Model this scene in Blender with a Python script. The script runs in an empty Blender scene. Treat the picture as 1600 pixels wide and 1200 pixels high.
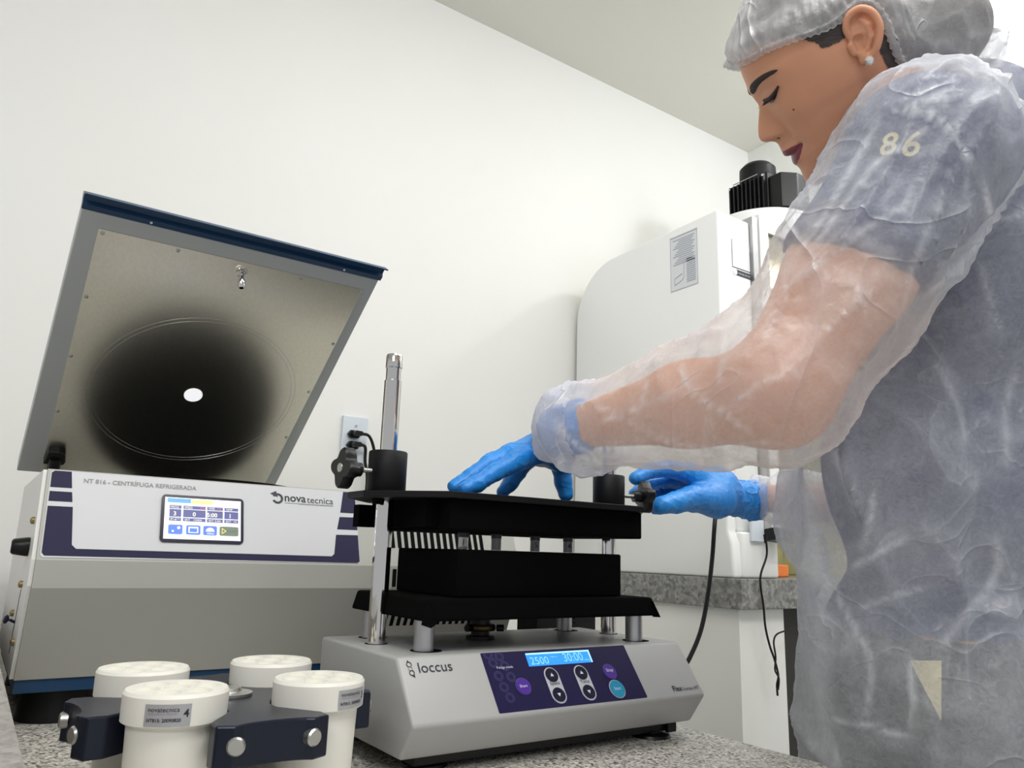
import bpy, bmesh, math, random
import numpy as np
from mathutils import Vector, Matrix
random.seed(7)
SC = bpy.context.scene
COL = SC.collection
# ---------------------------------------------------------------- metre conversion
# coordinates below are in a survey frame (x along the back wall, y into it, z up,
# origin at the photographer's eye); K turns them into metres with the floor at z = 0
K = 1.2
H0 = 1.146
def W(p): return Vector((K*p[0], K*p[1], K*p[2] + H0))

# ---------------------------------------------------------------- camera
F_PX = 1195.0
PITCH, ROLL, YAW = map(math.radians, (12.5, 1.75, 55.5))
FW = Vector((math.cos(PITCH)*math.cos(YAW), math.cos(PITCH)*math.sin(YAW), math.sin(PITCH)))
_r = Vector((math.sin(YAW), -math.cos(YAW), 0)); _u = _r.cross(FW)
RT = math.cos(ROLL)*_r + math.sin(ROLL)*_u
UP = math.cos(ROLL)*_u - math.sin(ROLL)*_r
cam_d = bpy.data.cameras.new('camera'); cam = bpy.data.objects.new('camera', cam_d); COL.objects.link(cam)
cam_d.sensor_width = 36; cam_d.lens = 36*F_PX/1600; cam_d.clip_start = 0.02; cam_d.clip_end = 50
mw = Matrix((RT, UP, -FW)).transposed().to_4x4(); mw.translation = W((0, 0, 0)); cam.matrix_world = mw
SC.camera = cam
def ray(x, y): return FW + RT*((x-800)/F_PX) - UP*((y-600)/F_PX)
def at(x, y, t): return ray(x, y)*t            # survey point at forward distance t

# ---------------------------------------------------------------- light
SC.view_settings.view_transform = 'Standard'; SC.view_settings.look = 'None'
SC.view_settings.exposure = 0.20; SC.view_settings.gamma = 1.0; SC.view_settings.use_curve_mapping = False
world = bpy.data.worlds.new('world'); SC.world = world; world.use_nodes = True
world.node_tree.nodes['Background'].inputs[0].default_value = (0.93, 0.95, 1.0, 1)
world.node_tree.nodes['Background'].inputs[1].default_value = 0.46
def area(name, loc, target, size, power, color=(1, 1, 1), sy=None):
    l = bpy.data.lights.new(name, 'AREA'); l.energy = power; l.color = color
    l.shape = 'RECTANGLE'; l.size = size; l.size_y = sy or size
    o = bpy.data.objects.new(name, l); COL.objects.link(o); o.location = W(loc)
    o.rotation_euler = (W(target)-W(loc)).to_track_quat('-Z', 'Y').to_euler(); return o
area('unseen_overhead_light', (0.30, -0.15, 1.40), (0.30, 0.1, 0), 1.0, 17, (1, 0.99, 0.96), 0.5)
area('unseen_overhead_light', (-0.9, -0.7, 1.38), (-0.2, 0.3, 0), 1.2, 22, (1, 0.99, 0.97), 0.6)
area('unseen_overhead_light', (1.5, 0.0, 1.40), (1.4, 0.3, 0), 0.8, 9, (1, 0.99, 0.96), 0.4)
area('unseen_overhead_light', (1.0, 0.45, 1.42), (1.0, 0.7, 0), 0.9, 5, (1, 0.99, 0.96), 0.3)  # unseen fill added to lift the wall and hood at the right
area('unseen_overhead_light', (0.65, 0.80, 1.42), (0.9, 0.9, 0), 0.5, 1.6, (1, 0.99, 0.96), 0.3)  # weak unseen fill added to brighten the bench side below the hood
lp = bpy.data.lights.new('wall_bulb_light', 'POINT'); lp.energy = 10; lp.color = (0.95, 0.98, 1.0); lp.shadow_soft_size = 0.05
lo = bpy.data.objects.new('wall_bulb_light', lp); COL.objects.link(lo); lo.location = W((1.95, 0.70, 1.325))

# ---------------------------------------------------------------- materials
def mat(name, col, rough=0.5, metal=0.0, spec=0.5, noise=None, bump=None, emit=None, strength=1.0, coat=0, trans=0, sss=0, aniso=0):
    m = bpy.data.materials.new(name); m.use_nodes = True
    nt = m.node_tree; b = nt.nodes['Principled BSDF']
    b.inputs['Base Color'].default_value = (*col, 1); b.inputs['Roughness'].default_value = rough
    b.inputs['Metallic'].default_value = metal; b.inputs['Specular IOR Level'].default_value = spec
    if coat: b.inputs['Coat Weight'].default_value = coat
    if trans: b.inputs['Transmission Weight'].default_value = trans
    if aniso: b.inputs['Anisotropic'].default_value = aniso
    if sss:
        b.inputs['Subsurface Weight'].default_value = sss; b.inputs['Subsurface Radius'].default_value = (1.0, 0.35, 0.2)
        b.inputs['Subsurface Scale'].default_value = 0.01
    if emit: b.inputs['Emission Color'].default_value = (*emit, 1); b.inputs['Emission Strength'].default_value = strength
    tc = nt.nodes.new('ShaderNodeTexCoord')
    if noise:      # (scale, colour2, detail[, stretch])
        n = nt.nodes.new('ShaderNodeTexNoise'); n.inputs['Scale'].default_value = noise[0]; n.inputs['Detail'].default_value = noise[2]
        mp = nt.nodes.new('ShaderNodeMapping'); mp.inputs['Scale'].default_value = noise[3] if len(noise) > 3 else (1, 1, 1)
        nt.links.new(tc.outputs['Object'], mp.inputs[0]); nt.links.new(mp.outputs[0], n.inputs['Vector'])
        r = nt.nodes.new('ShaderNodeValToRGB'); r.color_ramp.elements[0].position = 0.35; r.color_ramp.elements[1].position = 0.65
        r.color_ramp.elements[0].color = (*col, 1); r.color_ramp.elements[1].color = (*noise[1], 1)
        nt.links.new(n.outputs[0], r.inputs[0]); nt.links.new(r.outputs[0], b.inputs['Base Color'])
    if bump:       # (scale, strength, distance)
        n = nt.nodes.new('ShaderNodeTexNoise'); n.inputs['Scale'].default_value = bump[0]; n.inputs['Detail'].default_value = 5
        bp = nt.nodes.new('ShaderNodeBump'); bp.inputs['Strength'].default_value = bump[1]; bp.inputs['Distance'].default_value = bump[2]
        nt.links.new(tc.outputs['Object'], n.inputs['Vector']); nt.links.new(n.outputs[0], bp.inputs['Height']); nt.links.new(bp.outputs[0], b.inputs['Normal'])
    return m
MT = dict(
    wall=mat('wall_paint', (0.83, 0.83, 0.80), 0.55, noise=(1.5, (0.85, 0.85, 0.825), 3), bump=(60, 0.08, 0.001)),
    ceiling=mat('ceiling_paint', (0.78, 0.765, 0.70), 0.45),
    floor=mat('floor_tile', (0.45, 0.44, 0.42), 0.4),
    case=mat('enamel_white_grey', (0.41, 0.41, 0.375), 0.42, noise=(3, (0.425, 0.425, 0.39), 2), bump=(900, 0.12, 0.0004)),
    panel=mat('panel_film_light', (0.60, 0.61, 0.625), 0.4),
    side=mat('side_cover_enamel', (0.80, 0.80, 0.76), 0.4),
    navy=mat('navy_print', (0.017, 0.015, 0.052), 0.5, spec=0.2),
    navy2=mat('violet_navy_film', (0.011, 0.007, 0.055), 0.45, spec=0.15),
    blue=mat('blue_enamel', (0.005, 0.040, 0.105), 0.35),
    lidgrey=mat('lid_grey_enamel', (0.45, 0.47, 0.46), 0.4),
    steel=mat('brushed_stainless', (0.76, 0.73, 0.65), 0.30, 1.0, noise=(260, (0.80, 0.77, 0.69), 2, (1, 0.03, 1))),
    chrome=mat('polished_chrome', (0.72, 0.70, 0.67), 0.06, 1.0),
    alu=mat('satin_aluminium', (0.52, 0.52, 0.53), 0.38, 1.0),
    zinc=mat('zinc_screw', (0.55, 0.55, 0.52), 0.35, 1.0),
    brass=mat('bronze_screw', (0.36, 0.27, 0.14), 0.4, 0.9),
    black=mat('black_plastic', (0.005, 0.005, 0.006), 0.35, spec=0.35),
    blackm=mat('black_powder_coat', (0.005, 0.005, 0.006), 0.5, spec=0.25),
    foam=mat('black_foam', (0.0028, 0.0028, 0.0028), 0.95, spec=0.06, bump=(1500, 0.5, 0.001)),
    void=mat('dark_opening', (0.004, 0.004, 0.004), 0.9, spec=0.1),
    anod=mat('blue_black_anodised', (0.010, 0.014, 0.030), 0.32, 0.35),
    nylon=mat('white_nylon', (0.88, 0.865, 0.79), 0.42, sss=0.12),
    mixer=mat('mixer_enamel', (0.43, 0.432, 0.425), 0.38, bump=(700, 0.08, 0.0004)),
    hood=mat('hood_fibreglass', (0.86, 0.87, 0.85), 0.3, coat=0.2),
    drum=mat('white_blower_plastic', (0.85, 0.86, 0.86), 0.35),
    glass=mat('clear_sash_acrylic', (1.0, 1.0, 0.9), 0.05, trans=1.0),
    interior=mat('cream_hood_lining', (0.86, 0.82, 0.52), 0.5),
    orange=mat('orange_plastic', (0.9, 0.24, 0.05), 0.4),
    label=mat('silver_label', (0.46, 0.46, 0.48), 0.4, 0.3),
    ink=mat('dark_ink', (0.02, 0.02, 0.03), 0.5), greyink=mat('grey_ink', (0.28, 0.27, 0.27), 0.5),
    whiteink=mat('white_ink', (0.75, 0.75, 0.85), 0.5), lilac=mat('lilac_line', (0.07, 0.06, 0.19), 0.5),
    blueink=mat('blue_pen', (0.03, 0.03, 0.30), 0.5),
    purple=mat('purple_key', (0.085, 0.03, 0.32), 0.2, coat=0.4), cyan=mat('cyan_key', (0.01, 0.30, 0.50), 0.2, coat=0.6),
    keygrey=mat('key_surround_grey', (0.55, 0.55, 0.60), 0.35), keyblack=mat('key_black', (0.006, 0.005, 0.025), 0.2, coat=0.5),
    lcd=mat('lcd_blue', (0.01, 0.1, 0.4), 0.3, emit=(0.02, 0.26, 0.95), strength=1.0),
    lcdtext=mat('lcd_digit', (0.1, 0.3, 0.8), 0.3, emit=(0.22, 0.52, 1.0), strength=1.0),
    lcdhi=mat('lcd_edge_light', (0.3, 0.6, 0.9), 0.3, emit=(0.35, 0.75, 1.0), strength=1.0),
    scr=mat('screen_white', (0.5, 0.5, 0.5), 0.3, emit=(0.84, 0.90, 0.96), strength=0.95),
    scrblue=mat('screen_blue', (0.1, 0.1, 0.3), 0.3, emit=(0.03, 0.16, 0.66), strength=1.0),
    scrtab=mat('screen_tab_blue', (0.1, 0.1, 0.3), 0.3, emit=(0.05, 0.36, 0.74), strength=1.0),
    scryel=mat('screen_yellow', (0.3, 0.3, 0.1), 0.3, emit=(0.95, 0.76, 0.24), strength=1.0),
    scrnavy=mat('screen_navy', (0.05, 0.05, 0.1), 0.3, emit=(0.07, 0.075, 0.23), strength=1.0),
    scrolive=mat('screen_olive', (0.05, 0.05, 0.1), 0.3, emit=(0.14, 0.18, 0.07), strength=1.0),
    scrtext=mat('screen_text', (0.3, 0.3, 0.3), 0.3, emit=(0.85, 0.85, 0.62), strength=1.0),
    scrfaint=mat('screen_faint', (0.3, 0.3, 0.3), 0.3, emit=(0.62, 0.68, 0.82), strength=1.0),
    scrred=mat('screen_red', (0.3, 0.1, 0.1), 0.3, emit=(0.6, 0.10, 0.14), strength=1.0),
    outlet=mat('outlet_white', (0.70, 0.76, 0.82), 0.35), cabinet=mat('white_cabinet', (0.86, 0.86, 0.82), 0.5, noise=(2.5, (0.89, 0.89, 0.86), 4)),
    darkcab=mat('dark_grey_cabinet', (0.030, 0.028, 0.025), 0.6),
    paper=mat('sticker_paper', (0.72, 0.74, 0.76), 0.45), stgrey=mat('sticker_print', (0.40, 0.43, 0.48), 0.5),
    bulb=mat('lit_bulb', (1, 1, 1), 0.3, emit=(0.9, 0.95, 1.0), strength=14.0), paste=mat('beige_sample', (0.45, 0.34, 0.26), 0.6),
    tube=mat('clear_tube_plastic', (0.93, 0.93, 0.93), 0.15, trans=0.6), cap=mat('grey_tube_cap', (0.10, 0.10, 0.11), 0.4),
)
def granite(name, base, dark, light, scale):
    m = bpy.data.materials.new(name); m.use_nodes = True; nt = m.node_tree; b = nt.nodes['Principled BSDF']
    tc = nt.nodes.new('ShaderNodeTexCoord'); v = nt.nodes.new('ShaderNodeTexVoronoi'); v.inputs['Scale'].default_value = scale
    n = nt.nodes.new('ShaderNodeTexNoise'); n.inputs['Scale'].default_value = scale*0.6; n.inputs['Detail'].default_value = 6
    mx = nt.nodes.new('ShaderNodeMix'); mx.data_type = 'RGBA'; mx.inputs[0].default_value = 0.5
    nt.links.new(tc.outputs['Object'], v.inputs['Vector']); nt.links.new(tc.outputs['Object'], n.inputs['Vector'])
    r = nt.nodes.new('ShaderNodeValToRGB'); e = r.color_ramp.elements
    e[0].position = 0.30; e[0].color = (*dark, 1); e[1].position = 0.72; e[1].color = (*light, 1); k = r.color_ramp.elements.new(0.5); k.color = (*base, 1)
    nt.links.new(v.outputs['Color'], mx.inputs[6]); nt.links.new(n.outputs['Color'], mx.inputs[7])
    nt.links.new(mx.outputs[2], r.inputs[0]); nt.links.new(r.outputs[0], b.inputs['Base Color']); b.inputs['Roughness'].default_value = 0.35
    return m
MT['granite'] = granite('speckled_granite', (0.60, 0.575, 0.52), (0.12, 0.11, 0.10), (0.93, 0.90, 0.84), 300)
MT['granite2'] = granite('grey_granite', (0.22, 0.22, 0.21), (0.12, 0.12, 0.12), (0.34, 0.34, 0.32), 110)
MT['granite3'] = granite('pale_grey_granite', (0.33, 0.31, 0.29), (0.22, 0.21, 0.2), (0.40, 0.38, 0.35), 200)

# ---------------------------------------------------------------- mesh helpers (survey coordinates)
class MB:
    def __init__(s): s.v = []; s.f = []
    def add(s, vs, fs):
        o = len(s.v); s.v += [tuple(p) for p in vs]; s.f += [tuple(i+o for i in f) for f in fs]; return s
    def box(s, a, b):
        (x0, y0, z0), (x1, y1, z1) = a, b
        return s.add([(x0,y0,z0),(x1,y0,z0),(x1,y1,z0),(x0,y1,z0),(x0,y0,z1),(x1,y0,z1),(x1,y1,z1),(x0,y1,z1)],
                     [(0,3,2,1),(4,5,6,7),(0,1,5,4),(1,2,6,5),(2,3,7,6),(3,0,4,7)])
    def obox(s, o, u, v, w):       # box from corner o along three edge vectors
        o, u, v, w = map(Vector, (o, u, v, w)); P = [o, o+u, o+u+v, o+v]; P += [p+w for p in P]
        return s.add(P, [(0,3,2,1),(4,5,6,7),(0,1,5,4),(1,2,6,5),(2,3,7,6),(3,0,4,7)])
    def prism(s, pts, d):          # polygon extruded by d
        n = len(pts); d = Vector(d); P = [Vector(p) for p in pts]; P += [p+d for p in P]
        return s.add(P, [tuple(range(n-1,-1,-1)), tuple(range(n, 2*n))]+[(i,(i+1)%n,(i+1)%n+n,i+n) for i in range(n)])
    def lathe(s, prof, c, ax=(0,0,1), n=32, cap=True):   # prof: (radius, height)
        c = Vector(c); ax = Vector(ax).normalized(); u = ax.orthogonal().normalized(); w = ax.cross(u)
        vs = []; fs = []
        for r, h in prof:
            for k in range(n):
                a = 2*math.pi*k/n; vs.append(c+ax*h+(u*math.cos(a)+w*math.sin(a))*r)
        for i in range(len(prof)-1):
            for k in range(n): fs.append((i*n+k, i*n+(k+1)%n, (i+1)*n+(k+1)%n, (i+1)*n+k))
        if cap: fs.append(tuple(range(n-1,-1,-1))); fs.append(tuple((len(prof)-1)*n+k for k in range(n)))
        return s.add(vs, fs)
    def cyl(s, a, b, r, r2=None, n=24):
        a, b = Vector(a), Vector(b); r2 = r if r2 is None else r2
        return s.lathe([(r, 0), (r2, (b-a).length)], a, b-a, n)
    def tube(s, pts, r, n=10):
        P = [Vector(p) for p in pts]; vs = []; fs = []; u = None
        for i, p in enumerate(P):
            t = (P[min(i+1, len(P)-1)]-P[max(i-1, 0)]).normalized()
            u = t.orthogonal().normalized() if u is None else (u-t*u.dot(t)).normalized(); w = t.cross(u)
            rr = r[i] if isinstance(r, (list, tuple)) else r
            for k in range(n):
                a = 2*math.pi*k/n; vs.append(p+(u*math.cos(a)+w*math.sin(a))*rr)
        for i in range(len(P)-1):
            for k in range(n): fs.append((i*n+k, i*n+(k+1)%n, (i+1)*n+(k+1)%n, (i+1)*n+k))
        fs.append(tuple(range(n-1,-1,-1))); fs.append(tuple((len(P)-1)*n+k for k in range(n)))
        return s.add(vs, fs)
def spline(pts, m=8):
    P = [Vector(p) for p in pts]; P = [P[0]*2-P[1]]+P+[P[-1]*2-P[-2]]; out = []
    for i in range(1, len(P)-2):
        for k in range(m):
            t = k/m; a, b, c, d = P[i-1:i+3]
            out.append(0.5*((2*b)+(c-a)*t+(2*a-5*b+4*c-d)*t*t+(3*b-a-3*c+d)*t**3))
    return out+[P[-2]]
def tag(o, label=None, cat=None, group=None, kind=None):
    for k, v in (('label', label), ('category', cat), ('group', group), ('kind', kind)):
        if v: o[k] = v
    return o
def empty(name, loc, label, cat, group=None):
    o = bpy.data.objects.new(name, None); COL.objects.link(o); o.location = W(loc); o.empty_display_size = 0.05
    return tag(o, label, cat, group)
def worldloc(o):
    v = Vector(o.location)
    while o.parent: o = o.parent; v = v+Vector(o.location)
    return v
def obj(name, mb, m, parent=None, smooth=False, bevel=0, seg=2, label=None, origin=None):
    me = bpy.data.meshes.new(name)
    if isinstance(mb, MB): V = mb.v; Fs = mb.f
    else: V, Fs = mb
    base = worldloc(parent) if parent else Vector((0, 0, 0))
    if origin is not None: base = W(origin)
    A = np.array([tuple(p) for p in V], float).reshape(-1, 3)*K; A[:, 2] += H0; A -= np.array(base)
    me.from_pydata(A.tolist(), [], [tuple(int(i) for i in f) for f in Fs]); me.update()
    if bevel or isinstance(mb, MB):
        bm = bmesh.new(); bm.from_mesh(me); bmesh.ops.recalc_face_normals(bm, faces=bm.faces)
        if bevel:
            es = [e for e in bm.edges if len(e.link_faces) == 2 and e.calc_face_angle(0) > 0.35]
            bmesh.ops.bevel(bm, geom=es, offset=bevel*K, segments=seg, profile=0.5, affect='EDGES', clamp_overlap=True)
        bm.to_mesh(me); bm.free()
    for mm in (m if isinstance(m, (list, tuple)) else [m]): me.materials.append(mm)
    o = bpy.data.objects.new(name, me); COL.objects.link(o)
    if origin is not None and not parent: o.location = base
    if parent: o.parent = parent
    if smooth:
        me.polygons.foreach_set('use_smooth', [True]*len(me.polygons))
        try: me.set_sharp_from_angle(angle=math.radians(38 if smooth is True else smooth))
        except Exception: pass
    if label: o['label'] = label
    return o
def text_mb(s, o, u, v, height=None, width=None, depth=0.0004, bold=False, shear=0.0, wrap=None):
    """text lying in the plane o + a*u + b*v (u to the right, v upwards); o = lower left of the text"""
    cu = bpy.data.curves.new('t', 'FONT'); cu.body = s; cu.extrude = 0.0; cu.shear = shear; cu.resolution_u = 3
    if bold: cu.offset = 0.018
    to = bpy.data.objects.new('t', cu); COL.objects.link(to)
    dg = bpy.context.evaluated_depsgraph_get(); dg.update()
    me = bpy.data.meshes.new_from_object(to.evaluated_get(dg))
    P = [Vector(x.co) for x in me.vertices]; Fs = [tuple(p.vertices) for p in me.polygons]
    bpy.data.objects.remove(to); bpy.data.curves.remove(cu); bpy.data.meshes.remove(me)
    x0 = min(p.x for p in P); x1 = max(p.x for p in P); y0 = min(p.y for p in P); y1 = max(p.y for p in P)
    sx = (width/(x1-x0)) if width else None; sy = (height/(y1-y0)) if height else None
    sx = sx or sy; sy = sy or sx
    o, u, v = Vector(o), Vector(u).normalized(), Vector(v).normalized(); n = u.cross(v)
    m = MB()
    if wrap: m.add([wrap((p.x-x0)*sx, (p.y-y0)*sy) for p in P], Fs)
    else: m.add([o+u*((p.x-x0)*sx)+v*((p.y-y0)*sy)+n*depth for p in P], Fs)
    return m

# ================================================================ the room
def struct(name, mb, m, **k): return tag(obj(name, mb, m, **k), kind='structure')
CZ, FZ, TZ = 1.438, -0.955, -0.205
struct('wall_back', MB().box((-2.2, 1.6, FZ), (2.1, 1.68, CZ)), MT['wall'])
struct('wall_right', MB().box((2.1, -1.6, FZ), (2.18, 1.68, CZ)), MT['wall'])
struct('ceiling', MB().box((-2.2, -1.6, CZ), (2.18, 1.68, CZ+0.06)), MT['ceiling'])
struct('floor', MB().box((-2.2, -1.6, FZ-0.06), (2.18, 1.68, FZ)), MT['floor'])
# the counter the instruments stand on
ct = empty('laboratory_counter', (0.38, 0.8, FZ), 'speckled beige granite counter carrying the centrifuge and the vortex mixer', 'counter')
obj('countertop', MB().box((0.037, 0.30, TZ-0.03), (0.77, 1.597, TZ)), MT['granite'], ct, bevel=0.002)
obj('base_cabinet', MB().box((0.05, 0.34, FZ+0.001), (0.74, 1.597, TZ-0.031)), MT['cabinet'], ct)
tag(obj('granite_ledge', MB().box((-0.45, 0.30, FZ+0.001), (0.0365, 1.597, -0.10)), MT['granite3'], bevel=0.002),
    'pale granite ledge rising at the left end of the counter', 'ledge')
# bench under the fume hood
bn = empty('hood_bench', (1.7, 1.3, FZ), 'white masonry bench with a grey granite top under the fume hood', 'bench')
obj('granite_top', MB().box((1.295, 1.045, -0.097), (2.098, 1.597, -0.036)), MT['granite2'], bn, bevel=0.002)
obj('side_panel', MB().box((1.31, 1.065, FZ+0.001), (1.455, 1.597, -0.0975)), MT['cabinet'], bn)
obj('front_panel', MB().box((1.4555, 1.09, FZ+0.001), (2.098, 1.597, -0.0975)), MT['darkcab'], bn, label='dark recessed front')
# ================================================================ refrigerated centrifuge
ce = empty('refrigerated_centrifuge', (0.39, 1.2, TZ), 'large grey refrigerated centrifuge with open lid and touch screen on the counter', 'centrifuge')
CX0, CX1 = 0.064, 0.711
prof = [(1.036, 0.080), (1.000, -0.022), (1.000, -0.052), (1.045, -0.153), (1.43, -0.153), (1.43, 0.080)]
m = MB()
n = len(prof)
m.add([(CX0, y, z) for y, z in prof]+[(CX1, y, z) for y, z in prof],
      [tuple(range(n)), tuple(range(2*n-1, n-1, -1))]+[(i, i+n, i+1+n, i+1) for i in range(n-1)])
# top with the round bowl opening
cxc, cyc, rb = 0.262, 1.215, 0.150
N = 64; ang = [2*math.pi*k/N for k in range(N)]
def edgept(a):
    dx, dy = math.cos(a), math.sin(a); t = 1e9
    if dx > 1e-9: t = min(t, (CX1-cxc)/dx)
    if dx < -1e-9: t = min(t, (CX0-cxc)/dx)
    if dy > 1e-9: t = min(t, (1.43-cyc)/dy)
    if dy < -1e-9: t = min(t, (1.036-cyc)/dy)
    return (cxc+dx*t, cyc+dy*t)
for cx_, cy_ in ((CX0, 1.036), (CX1, 1.036), (CX0, 1.43), (CX1, 1.43)):
    a = math.atan2(cy_-cyc, cx_-cxc) % (2*math.pi); i = min(range(N), key=lambda k: abs(ang[k]-a)); ang[i] = a
vs = [(*edgept(a), 0.080) for a in ang]+[(cxc+rb*math.cos(a), cyc+rb*math.sin(a), 0.080) for a in ang]
m.add(vs, [(k, (k+1) % N, (k+1) % N+N, k+N) for k in range(N)])
obj('housing', m, MT['case'], ce)
obj('bowl', MB().lathe([(0.150, 0.0790), (0.150, 0.086), (0.139, 0.086), (0.137, -0.09), (0.0, -0.09)], (cxc, cyc, 0), cap=False, n=64), MT['void'], ce, smooth=True, label='black rubber edged bowl')
obj('base_strip', MB().box((CX0+0.001, 1.0475, -0.1675), (CX1-0.001, 1.42, -0.1535)), MT['blue'], ce, label='dark blue strip')
for fx, fy in ((0.115, 1.105), (0.655, 1.105), (0.115, 1.37), (0.655, 1.37)):
    obj('foot', MB().lathe([(0.042, 0), (0.038, 0.0365)], (fx, fy, TZ+0.0005)), MT['black'], ce, smooth=True)
# left side cover with screws, key lock and lever slot
sc_ = obj('side_cover', MB().prism([(CX0-0.0002, y, z) for y, z in [(1.040, 0.079), (1.005, -0.022), (1.005, -0.05), (1.049, -0.152), (1.425, -0.152), (1.425, 0.079)]], (-0.004, 0.0, 0)), MT['side'], ce)
for y, z in ((1.055, 0.021), (1.085, -0.052), (1.062, -0.114), (1.16, -0.09)):
    obj('screw', MB().lathe([(0.0042, 0), (0.0042, 0.003), (0.002, 0.0045)], (CX0-0.0042, y, z), (-1, 0, 0), 12), MT['brass'], sc_, smooth=True)
obj('lid_lock', MB().lathe([(0.011, 0), (0.011, 0.003), (0.009, 0.016), (0.007, 0.018)], (CX0-0.0042, 1.075, -0.009), (-1, 0, 0), 20), MT['black'], sc_, smooth=True, label='black round lock knob')
obj('lever_slot', MB().obox((CX0-0.0046, 1.092, -0.058), (0.0008, 0, 0), (0, 0.004, 0), (0, 0.03, -0.075)), MT['void'], sc_)
obj('lever', MB().cyl((CX0-0.004, 1.112, -0.097), (CX0-0.010, 1.112, -0.094), 0.0016).lathe([(0.0, 0), (0.0045, 0.002), (0.0055, 0.004), (0.003, 0.006)], (CX0-0.010, 1.112, -0.094), (-1, 0, 0.2), 14), MT['navy'], sc_, smooth=True)
# slanted control panel graphics
PU = Vector((1, 0, 0)); PO = Vector((0.064, 1.036, 0.080)); PV = Vector((0, -0.036, -0.102)).normalized(); PN = PU.cross(-PV)
def pp(u, v, h=0.0): return PO+PU*u+PV*v+PN*h
def patch(poly, h=0.0004, t=0.0004, O=None):
    f = O or pp
    P = [f(u, v, h-t) for u, v in poly]
    return MB().prism(P, (f(0, 0, h)-f(0, 0, h-t)))
def rrect(u0, v0, u1, v1, r, k=5):
    out = []
    for cx, cy, a0 in ((u1-r, v0+r, -90), (u1-r, v1-r, 0), (u0+r, v1-r, 90), (u0+r, v0+r, 180)):
        for i in range(k+1):
            a = math.radians(a0+90*i/k); out.append((cx+r*math.cos(a), cy+r*math.sin(a)))
    return out
pn = obj('control_panel', patch(rrect(0.003, 0.0015, 0.3805, 0.1055, 0.004), 0.0006, 0.0006), MT['panel'], ce, label='light grey control panel film')
nav = MB()
def addmb(a, b): a.add(b.v, b.f)
for poly in ([(0.004, 0.0045), (0.007, 0.002), (0.024, 0.002), (0.0262, 0.0225), (0.0042, 0.0225)],
             [(0.0042, 0.0275), (0.0268, 0.0275), (0.0282, 0.0395), (0.0042, 0.0395)],
             [(0.0042, 0.0455), (0.0292, 0.0455), (0.0325, 0.0905), (0.037, 0.0950), (0.340, 0.0965), (0.344, 0.093), (0.3480, 0.0660), (0.3800, 0.0655), (0.3800, 0.103), (0.376, 0.105), (0.007, 0.1035), (0.0042, 0.100)],
             [(0.3622, 0.002), (0.3765, 0.002), (0.3795, 0.0045), (0.3798, 0.0335), (0.3560, 0.0335)],
             [(0.3545, 0.0400), (0.3800, 0.0395), (0.3800, 0.0580), (0.3500, 0.0580)]):
    addmb(nav, patch(poly, 0.0009, 0.0004))
obj('navy_stripes', nav, MT['navy'], pn, label='navy printed frame and stripes')
def ptext(s, u, v, w=None, h=None, mm='ink', hh=0.0010, bold=False, par=None, name='lettering', O=None, shear=0):
    f = O or pp
    mb = text_mb(s, f(u, v, hh), f(1, 0, 0)-f(0, 0, 0), f(0, 0, 0)-f(0, 1, 0), width=w, height=h, depth=0, bold=bold, shear=shear)
    return obj(name, mb, MT[mm], par or pn)
ptext('NT 816 - CENTRÍFUGA REFRIGERADA', 0.0375, 0.0150, w=0.1265, mm='greyink', bold=True, name='model_lettering')
ptext('nova', 0.2775, 0.0220, w=0.0295, mm='ink', bold=True, name='maker_lettering')
ptext('tecnica', 0.3085, 0.0222, w=0.0375, mm='ink', name='maker_lettering')
ptext('EQUIPAMENTOS PARA LABORATÓRIO', 0.297, 0.0262, w=0.049, mm='greyink', name='maker_lettering')
lg = MB(); R1, R2 = 0.0075, 0.0045; a0, a1 = math.radians(-150), math.radians(155)
for i in range(24):
    b0 = a0+(a1-a0)*i/24; b1 = a0+(a1-a0)*(i+1)/24
    addmb(lg, patch([(0.268+r*math.cos(b), 0.0185+r*math.sin(b)) for b, r in ((b0, R1), (b1, R1), (b1, R2), (b0, R2))], 0.0010))
addmb(lg, patch([(0.2580, 0.0120), (0.2660, 0.0080), (0.2680, 0.0165)], 0.0011))
addmb(lg, patch([(0.2775, 0.0240), (0.346, 0.0240), (0.346, 0.0243), (0.2775, 0.0243)], 0.0010))
obj('maker_logo', lg, MT['ink'], pn)
# touch screen
SU0, SV0, SU1, SV1 = 0.1236, 0.0232, 0.2226, 0.0840
ts = obj('touch_screen', patch(rrect(SU0, SV0, SU1, SV1, 0.005), 0.0024, 0.0020), MT['keyblack'], ce, label='backlit touch screen in a black frame')
def sp(u, v, h=0.0): return pp(SU0+0.0038+u*(SU1-SU0-0.0076), SV0+0.0038+v*(SV1-SV0-0.0076), h)
def sq(u0, v0, u1, v1, mm, hh, name, r=0.0):
    m = MB().prism([sp(a, b, hh-0.0002) for a, b in ((u0, v0), (u1, v0), (u1, v1), (u0, v1))], PN*0.0002)
    return obj(name, m, MT[mm], ts)
sq(0, 0, 1, 1, 'scr', 0.0028, 'display')
sq(0.03, 0.02, 0.33, 0.125, 'scrtab', 0.0031, 'screen_tab'); sq(0.335, 0.035, 0.62, 0.130, 'scryel', 0.0031, 'screen_tab')
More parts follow.
